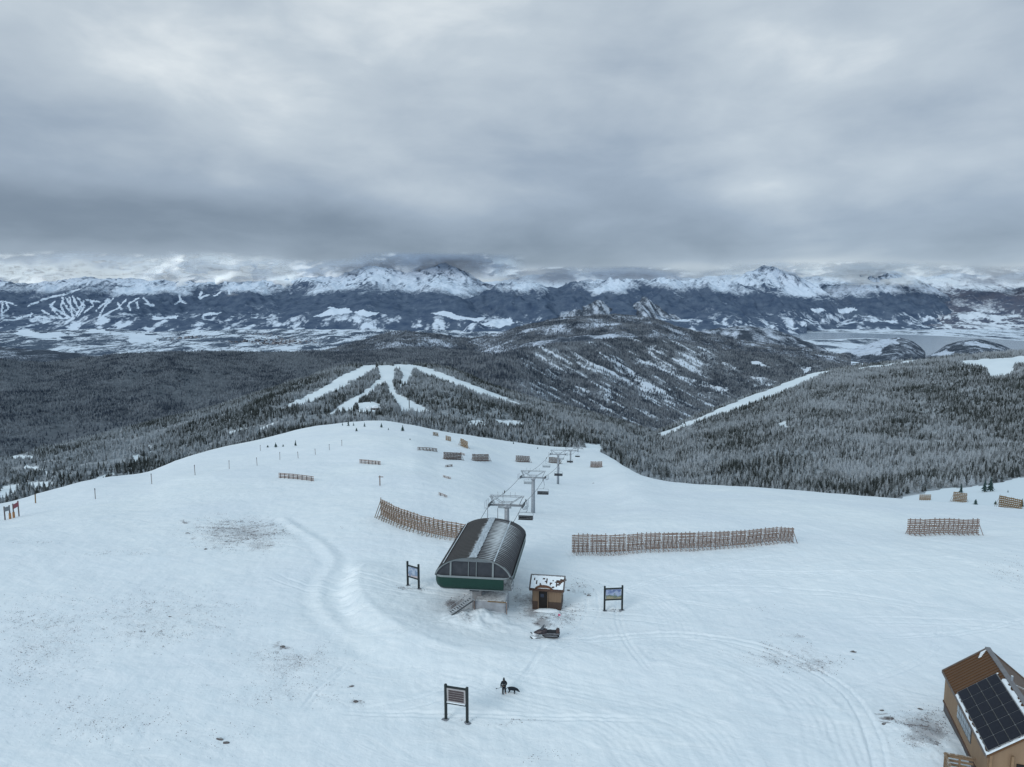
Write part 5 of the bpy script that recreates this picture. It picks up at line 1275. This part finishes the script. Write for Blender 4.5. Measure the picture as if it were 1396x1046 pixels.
for s, n in ((-1,'a'),(1,'b')):
    D.update({'th'+n:((-.30,s*.10,.46),.085),'kn'+n:((-.20,s*.11,.32),.055),'hk'+n:((-.37,s*.11,.18),.032),'pw'+n:((-.33,s*.11,.03),.032),'pt'+n:((-.27,s*.11,.02),.026),
              'sh'+n:((.22,s*.10,.42),.07),'eb'+n:((.19,s*.11,.30),.045),'wr'+n:((.22,s*.11,.13),.030),'fp'+n:((.23,s*.11,.03),.030),'ft'+n:((.29,s*.11,.02),.025),'ear'+n:((.49,s*.08,.46),.028),'er2'+n:((.48,s*.12,.38),.018)})
    DE += [('hip','th'+n),('th'+n,'kn'+n),('kn'+n,'hk'+n),('hk'+n,'pw'+n),('pw'+n,'pt'+n),('chest','sh'+n),('sh'+n,'eb'+n),('eb'+n,'wr'+n),('wr'+n,'fp'+n),('fp'+n,'ft'+n),('poll','ear'+n),('ear'+n,'er2'+n)]
skin_fig('body', D, DE, dogm, t)
# ------------------------------------------------------------------ cabin with solar panels (bottom right)
ez = 3.7
def at_h(px, py, z): zc = (CAMZ-z)/(SP+(py-CY)/F*CP); return P(px, py, zc)
A1 = at_h(1285, 915, ez); C1 = at_h(1345, 1031, ez)
u = (C1-A1); LC = math.hypot(u.x, u.y); ang = math.atan2(u.y, u.x)
# local: +x along eave towards the camera, +y across the house towards the ridge
t = empty('cabin', (A1.x, A1.y, 0), ang); tag(t, 'tan cabin with a brown metal roof carrying a rack of solar panels', 'cabin')
s_, rh = 3.5, 2.85                        # eave to ridge: across, up
rust = simple('brown_metal_roof', (0.115,0.062,0.032), (0.085,0.048,0.028), 1.0, .5, stretch=(4, .5, 1))
roofm, ntr, br = nmat('brown_standing_seam', 0.45)
oc = objc(ntr); sxr = ntr.nodes.new('ShaderNodeSeparateXYZ'); ntr.links.new(oc, sxr.inputs[0])
ff = mathn(ntr, 'FRACT', mathn(ntr, 'DIVIDE', sxr.outputs[0], .42))
lnr = ramp(ntr, ff, [(0, 1.0), (.10, .25), (.5, 0.0), (.9, .1), (1.0, 1.0)])
colr = mixc(ntr, noise(ntr, scalev(ntr, oc, (1.5, .4, 1)), 1.2, 5, .6), (0.150,0.078,0.036), (0.095,0.052,0.028))
colr = mixc(ntr, lnr, colr, (0.05,0.030,0.020))
ntr.links.new(colr, br.inputs['Base Color'])
def slab(name, pts, th, mat, parent):
    q = MB(); v = [q.bm.verts.new(p) for p in pts]+[q.bm.verts.new((p[0], p[1], p[2]-th)) for p in pts]
    n = len(pts); q.bm.faces.new(v[:n]); q.bm.faces.new(v[n:][::-1])
    for k in range(n): q.bm.faces.new((v[k], v[(k+1) % n], v[n+(k+1) % n], v[n+k]))
    return q.build(name, mat, parent)
def sl(x, y, off=0.0):                     # point on the near slope, offset along the normal
    nrm = Vector((0, -rh, s_)).normalized(); return Vector((x, y, ez+rh*y/s_))+nrm*off
rt_ = slab('roof', [sl(0, 0), sl(LC, 0), sl(LC, s_), sl(0, s_)], .16, roofm, t)
slab('roof', [(0, s_, ez+rh), (LC, s_, ez+rh), (LC, 2*s_, ez), (0, 2*s_, ez)], .16, rust, t)
q = MB()
for k in range(int(LC/.42)): q.bar(sl(.2+k*.42, 0.02, .03), sl(.2+k*.42, s_-.02, .03), .035, .05)
q.build('roof_seam', rust, rt_)
q = MB(); q.bar((-.05, s_, ez+rh+.06), (LC+.05, s_, ez+rh+.06), .42, .10); q.build('ridge_cap', simple('ridge_grey', (0.20,0.20,0.21), (0.14,0.14,0.15), 1.5, .5), rt_)
q = MB(); q.bar((-.02, 0, ez-.02), (-.02, s_, ez+rh-.02), .10, .22); q.bar((-.02, 2*s_, ez-.02), (-.02, s_, ez+rh-.02), .10, .22); q.bar((0, -.03, ez-.03), (LC, -.03, ez-.03), .08, .2); q.build('fascia', simple('fascia', (0.11,0.085,0.075), (0.18,0.16,0.15), 2), rt_)
# walls
w0, w1, e0, e1 = .22, 2*s_-.22, .2, LC-.45
def wl(y): return ez+rh*y/s_-.16 if y < s_ else ez+rh*(2*s_-y)/s_-.16
q = MB(); pr = [(w0, .9), (w1, .9), (w1, wl(w1)), (s_, wl(s_)), (w0, wl(w0))]; q.prism(pr, e0, e1, 'x')
q.build('wall', simple('tan_plywood', (0.285,0.20,0.13), (0.235,0.165,0.11), .8, .8, stretch=(2, 2, .4)), t)
q = MB(); q.prism([(w0+.04, -1.5), (w1-.04, -1.5), (w1-.04, .9), (w0+.04, .9)], e0+.04, e1-.04, 'x'); q.build('foundation', simple('foundation', (0.07,0.065,0.065), (0.12,0.115,0.115), 2), t)
q = MB(); q.box(((e0+e1)/2, w0-.03, .85), (e1-e0+.06, .06, .18)); q.build('sill_board', brown, t)
wx0 = LC*.36
for k in range(1):
    q = MB(); W3 = LC*.30
    q.box((wx0+W3/2, w0-.035, 2.55), (W3, .07, 1.35)); wf = q.build('window', steel_dk, t)
    q = MB(); n = 6
    for j in range(n):
        for zz in (2.28, 2.88): q.box((wx0+W3*(j+.5)/n, w0-.08, zz), (W3/n*.78, .04, .5))
    q.build('pane', simple('pale_glass', (0.34,0.40,0.45), (0.22,0.27,0.31), 0.6, .15), wf)
# solar rack
sx0, sx1, sy0, sy1, so = LC*.335, LC*.985, .25, 3.05, .22
pan = MB(); pts = [sl(sx0, sy0, so), sl(sx1, sy0, so), sl(sx1, sy1, so), sl(sx0, sy1, so)]
nx, ny = 6, 4; dxp = (sx1-sx0)/nx; dyp = (sy1-sy0)/ny
pvm, ntp, bp = nmat('photovoltaic', 0.45); bp.inputs['Specular IOR Level'].default_value = 0.15; ocp = objc(ntp)
bk = N(ntp, 'ShaderNodeTexNoise'); ntp.links.new(ocp, bk.inputs[0]); bk.inputs['Scale'].default_value = 3
ntp.links.new(mixc(ntp, bk.outputs[0], (0.006,0.008,0.016), (0.014,0.018,0.028)), bp.inputs['Base Color'])
alu = simple('aluminium', (0.19,0.20,0.215), (0.14,0.15,0.16), 3, .4)
for i in range(nx):
    for j in range(ny):
        x0, x1 = sx0+i*dxp+.05, sx0+(i+1)*dxp-.05; y0, y1 = sy0+j*dyp+.035, sy0+(j+1)*dyp-.035
        q = MB(); v = [q.bm.verts.new(sl(x, y, so)) for x, y in ((x0, y0), (x1, y0), (x1, y1), (x0, y1))]+[q.bm.verts.new(sl(x, y, so-.05)) for x, y in ((x0, y0), (x1, y0), (x1, y1), (x0, y1))]
        for f in ((0,1,2,3),(7,6,5,4),(0,4,5,1),(1,5,6,2),(2,6,7,3),(3,7,4,0)): q.bm.faces.new([v[k] for k in f])
        q.build('solar_panel', pvm, t)
q = MB(); o2 = so-.035
for i in range(nx+1): x = sx0+i*dxp; w_ = .045; q.poly([sl(x-w_, sy0-.03, o2), sl(x+w_, sy0-.03, o2), sl(x+w_, sy1+.03, o2), sl(x-w_, sy1+.03, o2)])
for j in range(ny+1): y = sy0+j*dyp; q.bar(sl(sx0-.05, y, o2-.05), sl(sx1+.05, y, o2-.05), .07, .06)
for i in range(nx+1):
    for y in (sy0+.3, sy1-.3): q.bar(sl(sx0+i*dxp, y, .0), sl(sx0+i*dxp, y, o2-.03), .05)
q.build('panel_rack', alu, t)
def snow_strip(path, w, name):
    q = MB(); n = 40; rows = []
    for k in range(n+1):
        f = k/n; a = path[0].lerp(path[1], f); b = path[2].lerp(path[3], f)
        j = .35+.65*random.random(); rows.append([q.bm.verts.new(a+Vector((0,0,.02))), q.bm.verts.new(a.lerp(b, .5*j)+Vector((0,0,.10))), q.bm.verts.new(a.lerp(b, j)+Vector((0,0,.03)))])
    for a, b in zip(rows[:-1], rows[1:]):
        for k in range(2): q.bm.faces.new((a[k], a[k+1], b[k+1], b[k]))
    return q.build(name, snow_m, t, True)
snow_strip((sl(sx0, -.02, .02), sl(LC, -.02, .02), sl(sx0, .28, .05), sl(LC, .28, .05)), 0, 'eave_snow')
snow_strip((sl(LC, 0, .04), sl(LC, s_, .04), sl(LC-.55, 0, .06), sl(LC-.55, s_, .06)), 0, 'edge_snow')
snow_strip((sl(sx0+1, sy1, .04), sl(LC, sy1, .04), sl(sx0+1, s_-.02, .06), sl(LC, s_-.02, .06)), 0, 'roof_snow')
snow_strip((sl(sx0-.05, sy1-1.5, .04), sl(sx0-.05, sy1+.1, .04), sl(sx0-.25, sy1-1.5, .04), sl(sx0-.30, sy1+.1, .04)), 0, 'panel_edge_snow')
q = MB()
for k in range(5):
    y = s_-.15-k*.07; q.box(sl(.25+k*.14, s_-.35-.1*k, .06), (.10, .55-.06*k, .05), Matrix.Rotation(math.atan2(rh, s_), 3, 'X'))
q.build('roof_snow_patch', snow_m, t)
q = MB(); q.tube([(LC*.46, s_+.1, ez+rh), (LC*.46, s_+.1, ez+rh+.55)], .09, 8); q.build('vent_pipe', steel, t)
# porch opening on the near gable and deck railing
q = MB(); q.box((e1+.03, s_-.2, 2.0), (.08, 2.3, 2.5)); q.build('door', dark, t)
for y in (w0+.15, s_-1.7, s_+1.4):
    q = MB(); q.box((LC-.25, y, 1.6), (.18, .18, 4.6)); q.build('porch_post', simple('post_wood', (0.30,0.20,0.12), (0.2,0.14,0.09), 2), t)
rc_ = at_h(1289, 1027, 1.45); Mi = Matrix.Rotation(-ang, 3, 'Z'); rl = Mi @ Vector((rc_.x-A1.x, rc_.y-A1.y, 0)); RX, RY = rl.x, rl.y
q = MB()
for z in (.2, .55, .9, 1.25): q.bar((RX, RY, z), (RX, w0-.1, z), .06, .2)
for z in (.2, .55, .9, 1.25): q.bar((RX, RY, z), (LC+2.2, RY, z), .06, .2)
for x, y in ((RX, RY), (RX, RY*.45), (e1+.3, RY), (LC+2.2, RY)): q.bar((x, y, -.8), (x, y, 1.5), .14)
q.bar((RX, RY-.05, 1.45), (LC+2.2, RY-.05, 1.45), .2, .06); q.bar((RX, RY, 1.45), (RX, w0, 1.45), .2, .06)
q.build('deck_railing', simple('deck_wood', (0.27,0.195,0.125), (0.19,0.14,0.10), 2, .9, snow=.35), t)
q = MB(); q.box(((RX+LC+2.2)/2, (RY+w0)/2, -.02), (LC+2.2-RX, w0-RY, .14)); q.build('deck_floor', simple('deck_boards', (0.24,0.19,0.15), (0.4,0.43,0.46), 2, .9, snow=.7), t)
# lean-to frame beyond the ridge
q = MB()
for x in (LC*.45, LC*.62): q.bar((x, s_+.4, ez+rh-.3), (x, 2*s_+1.2, ez+.9), .10)
q.bar((LC*.45, 2*s_+1.2, ez+.9), (LC*.7, 2*s_+1.2, ez+.9), .10); q.bar((LC*.45, 2*s_+1.2, -.5), (LC*.45, 2*s_+1.2, ez+.9), .12)
q.build('side_frame', simple('side_frame', (0.26,0.22,0.19), (0.4,0.43,0.46), 2, snow=.5), t)
# ------------------------------------------------------------------ far lodge and rocks
p, z = hit(L1, 512, 559)
t = empty('lodge', p, .2); tag(t, 'small dark lodge with a snowy roof at the foot of the ski runs', 'lodge')
mpx = z/F
q = MB(); q.box((0,0,1.6), (12*mpx, 9*mpx, 4*mpx)); q.box((-9*mpx, 2, 1), (9*mpx, 6*mpx, 3*mpx)); q.build('wall', brown2, t)
q = MB()
for cx_, w_, d_, z0_ in ((0, 14, 11, 3.6), (-9, 10, 8, 2.4)):
    q.prism([(cx_*mpx-w_/2*mpx, z0_*mpx*.9), (cx_*mpx, (z0_+2.6)*mpx), (cx_*mpx+w_/2*mpx, z0_*mpx*.9)], -d_/2*mpx, d_/2*mpx)
q.build('roof', snow_m, t)
for (a, b_, hp, lab) in ((558,557,12,'thin lift tower standing on the middle ski run'),(505,549,11,'thin lift tower behind the small lodge')):
    p, z = hit(L1, a, b_); h = hp*z/F
    q = MB(); q.tube([(0,0,-1),(0,0,h)], .5, 8); q.box((0,0,h), (5.5,.7,.7))
    t = q.build('distant_tower', steel_dk, None, loc=p); tag(t, lab, 'lift tower')
rockm = simple('rock', (0.07,0.065,0.07), (0.16,0.15,0.15), 6, .9, snow=.4)
ROCKS = [(232,841,0.19,'small dark rock alone on the left snow field'),(385,882,0.31,'dark rock at the right end of the grit streak on the left'),(300,1008,0.31,'dark rock near the bottom left of the snow field'),(308,1013,0.28,'flat rock just right of the bottom left rock'),(479,936,0.31,'long flat dark rock above the grit patch left of the board'),
         (485,957,0.31,'round rock in the grit patch left of the board'),(1163,889,0.31,'single dark rock on the right snow field'),(1163,899,0.12,'tiny stone just below the single dark rock'),(1202,969,0.25,'flat rock topmost of the cluster left of the cabin'),(1213,980,0.31,'long dark rock in the middle of the cluster left of the cabin'),(1205,987,0.22,'dark rock lowest of the cluster left of the cabin'),
         (255,727,0.28,'small rock at the left of the dark grit patch'),(280,749,0.31,'rock on the lower side of the dark grit patch'),(775,805,0.28,'flat dark rock in the snow right of the hut'),(803,812,0.31,'small flat rock between hut and map board'),(809,659,0.31,'small dark stone on the slope near the lift line'),
         (1255,967,0.22,'small stone in the grit beside the cabin'),]
for a, b_, r, lab in ROCKS:
    p, z = hit(G, a, b_)
    q = MB(); q.blob((0,0,0), (r*random.uniform(.8, 1.2), r*random.uniform(.45, .7), r*.45), Matrix.Rotation(random.uniform(-.5, .5), 3, 'Z'), jit=.22)
    o = q.build('rock', rockm, None, loc=p); tag(o, lab, 'rock')
# grass and gravel showing through the thin snow
def tufts():
    rng = np.random.default_rng(91); A = G['at']['bare']; X, Y, Z = G['X'], G['Y'], G['Z']
    area = np.abs((X[:-1, 1:]-X[:-1, :-1])*(Y[1:, :-1]-Y[:-1, :-1]))
    a = A[:-1, :-1]; n_ = fbm(X[:-1, :-1]/1.1, Y[:-1, :-1]/1.1, 4, 93, .7)+.6*fbm(X[:-1, :-1]/5, Y[:-1, :-1]/5, 3, 94)
    w = area*np.clip(a-0.12, 0, 1)**1.5*(0.06+sstep(-0.15, 0.9, n_))*(Y[:-1, :-1] < 170)*(G['px'][:-1, :-1] > -60)*(G['px'][:-1, :-1] < 1460)
    w = (w/w.sum()).ravel(); n = 38000; idx = rng.choice(len(w), n, p=w); i, j = np.unravel_index(idx, a.shape)
    fx, fy = rng.random(n), rng.random(n)
    x = X[i, j]+(X[i, j+1]-X[i, j])*fx; y = Y[i, j]+(Y[i+1, j]-Y[i, j])*fy; z = Z[i, j]
    vs = []; fs = []
    for k in range(n):
        r = 0.012+0.055*rng.random()**3; h = r*rng.uniform(.3, 1.1); a0 = rng.uniform(0, 6.28); b0 = len(vs)
        for q in range(4): vs.append((x[k]+r*math.cos(a0+q*1.57)*rng.uniform(.6, 1.6), y[k]+r*math.sin(a0+q*1.57)*rng.uniform(.6, 1.6), z[k]-.02))
        vs.append((x[k]+rng.uniform(-.5, .5)*r, y[k]+rng.uniform(-.5, .5)*r, z[k]+h))
        fs += [(b0+q, b0+(q+1) % 4, b0+4) for q in range(4)]
    me = bpy.data.meshes.new('grass_tufts'); me.from_pydata(vs, [], fs)
    m, nt, b = nmat('dry_grass_and_gravel', 0.95)
    nt.links.new(mixc(nt, noise(nt, pos(nt), 1.5, 4, .7), (0.13,0.135,0.16), (0.25,0.22,0.215)), b.inputs['Base Color'])
    me.materials.append(m); o = bpy.data.objects.new('grass_tufts', me); COL.objects.link(o)
    tag(o, 'dry grass tufts and gravel poking through the thin snow', 'grass', kind='stuff')
tufts()
# ------------------------------------------------------------------ world, sun, camera
SUN_EL, SUN_AZ = math.radians(27), math.radians(-140)      # azimuth from +Y, clockwise
W = bpy.data.worlds.new('World'); SC.world = W; W.use_nodes = True
nt = W.node_tree; bg = nt.nodes['Background']
tc_ = nt.nodes.new('ShaderNodeTexCoord'); d = tc_.outputs['Generated']
sx = nt.nodes.new('ShaderNodeSeparateXYZ'); nt.links.new(d, sx.inputs[0]); x, y, zz = sx.outputs
zp = mathn(nt, 'MAXIMUM', zz, 0.0)
den = mathn(nt, 'ADD', zp, 0.085)
cv = nt.nodes.new('ShaderNodeCombineXYZ'); nt.links.new(mathn(nt, 'DIVIDE', x, den), cv.inputs[0]); nt.links.new(mathn(nt, 'DIVIDE', y, den), cv.inputs[1])
cv.inputs[2].default_value = 3.7
soft = noise(nt, scalev(nt, d, (1, 1, 1.8)), 2.3, 6, 0.48, 0.15)
softer = noise(nt, scalev(nt, d, (1, 1, 2.6)), 6.0, 6, 0.52, 0.25)
med = noise(nt, scalev(nt, cv.outputs[0], (.8, .45, 1)), 0.8, 6, 0.52, 0.2)
cl = mathn(nt, 'ADD', mathn(nt, 'MULTIPLY', soft, 0.52), mathn(nt, 'MULTIPLY', softer, 0.26))
cl = mathn(nt, 'ADD', cl, mathn(nt, 'MULTIPLY', med, 0.22))
cl = ramp(nt, cl, [(0.36, 0.0), (0.64, 1.0)])
elev = ramp(nt, zp, [(0.0, 0.85), (0.03, 0.52), (0.07, 0.33), (0.13, 0.46), (0.25, 0.66), (0.38, 0.74)])
def lobe(px, py, wx, wy, amp):
    v = P(px, py, 1000)-Vector((0, 0, CAMZ)); v.normalize()
    a = mathn(nt, 'DIVIDE', mathn(nt, 'SUBTRACT', x, v.x), wx/F); b = mathn(nt, 'DIVIDE', mathn(nt, 'SUBTRACT', zz, v.z), wy/F)
    e = mathn(nt, 'ADD', mathn(nt, 'MULTIPLY', a, a), mathn(nt, 'MULTIPLY', b, b))
    return mathn(nt, 'MULTIPLY', mathn(nt, 'EXPONENT', mathn(nt, 'MULTIPLY', e, -1.0)), amp)
v = mathn(nt, 'ADD', mathn(nt, 'MULTIPLY', mathn(nt, 'SUBTRACT', cl, 0.08), 0.46), elev)
for L_ in ((950,270,150,40,.13),(1030,262,80,20,.07),(150,378,260,14,.40),(620,275,110,30,.16),(200,285,220,24,-.16),(1250,250,160,60,.14),(450,190,200,70,.08),(60,60,200,70,.10),(600,300,90,30,.08),(560,365,70,10,-.22),(80,290,260,30,-.12),(330,150,260,90,-.05),(1150,340,200,14,.08),(1200,130,260,90,.08),(950,60,120,50,-.10),(300,60,200,60,.05),(720,372,60,8,.3),(1100,362,160,9,.16),(950,365,90,9,.12)):
    v = mathn(nt, 'ADD', v, lobe(*L_))
cr = nt.nodes.new('ShaderNodeValToRGB'); e = cr.color_ramp.elements
for p_, c in ((0.0, (0.13,0.175,0.245)), (0.35, (0.215,0.275,0.35)), (0.62, (0.35,0.43,0.525)), (0.85, (0.55,0.63,0.70)), (1.0, (0.82,0.88,0.91))):
    q = e.new(p_) if p_ not in (0.0, 1.0) else (e[0] if p_ == 0.0 else e[-1]); q.color = c+(1,)
nt.links.new(mathn(nt, 'MULTIPLY', v, 0.89), cr.inputs[0])
# the deck brightens towards the zenith, as an overcast does
zen = ramp(nt, zz, [(0.36, 0.0), (0.75, 1.0)])
cloudc = mixc(nt, zen, cr.outputs[0], (0.60, 0.755, 0.86))
gnd = ramp(nt, mathn(nt, 'MULTIPLY', zz, -1.0), [(0.0, 0.0), (0.04, 1.0)])
cloudc = mixc(nt, gnd, cloudc, (0.30, 0.37, 0.44))
sky = nt.nodes.new('ShaderNodeTexSky'); sky.sky_type = 'NISHITA'; sky.sun_disc = False
sky.sun_elevation = SUN_EL; sky.sun_rotation = SUN_AZ; sky.altitude = 3500
skyc = mixc(nt, 1.0, sky.outputs[0], (0.1, 0.1, 0.1), 'MULTIPLY')
fin = mixc(nt, 0.93, skyc, cloudc)
nt.links.new(fin, bg.inputs['Color']); bg.inputs['Strength'].default_value = 1.0
sd = bpy.data.lights.new('sun', 'SUN'); sd.energy = 1.3; sd.angle = math.radians(24); sd.color = (1.0, 0.97, 0.92)
so_ = bpy.data.objects.new('sun', sd); COL.objects.link(so_)
dv = Vector((math.sin(SUN_AZ)*math.cos(SUN_EL), math.cos(SUN_AZ)*math.cos(SUN_EL), math.sin(SUN_EL)))
so_.rotation_euler = dv.to_track_quat('Z', 'Y').to_euler()
cd = bpy.data.cameras.new('camera'); cd.sensor_width = 36; cd.lens = F/1396*36; cd.clip_start = 1; cd.clip_end = 150000
cam = bpy.data.objects.new('camera', cd); COL.objects.link(cam); cam.location = (0, 0, CAMZ); cam.rotation_euler = (math.pi/2-PITCH, 0, 0)
SC.camera = cam
SC.view_settings.view_transform = 'Standard'; SC.view_settings.look = 'None'; SC.view_settings.exposure = 0; SC.view_settings.gamma = 1
SC.cycles.max_bounces = 5; SC.cycles.transparent_max_bounces = 8; SC.cycles.diffuse_bounces = 3
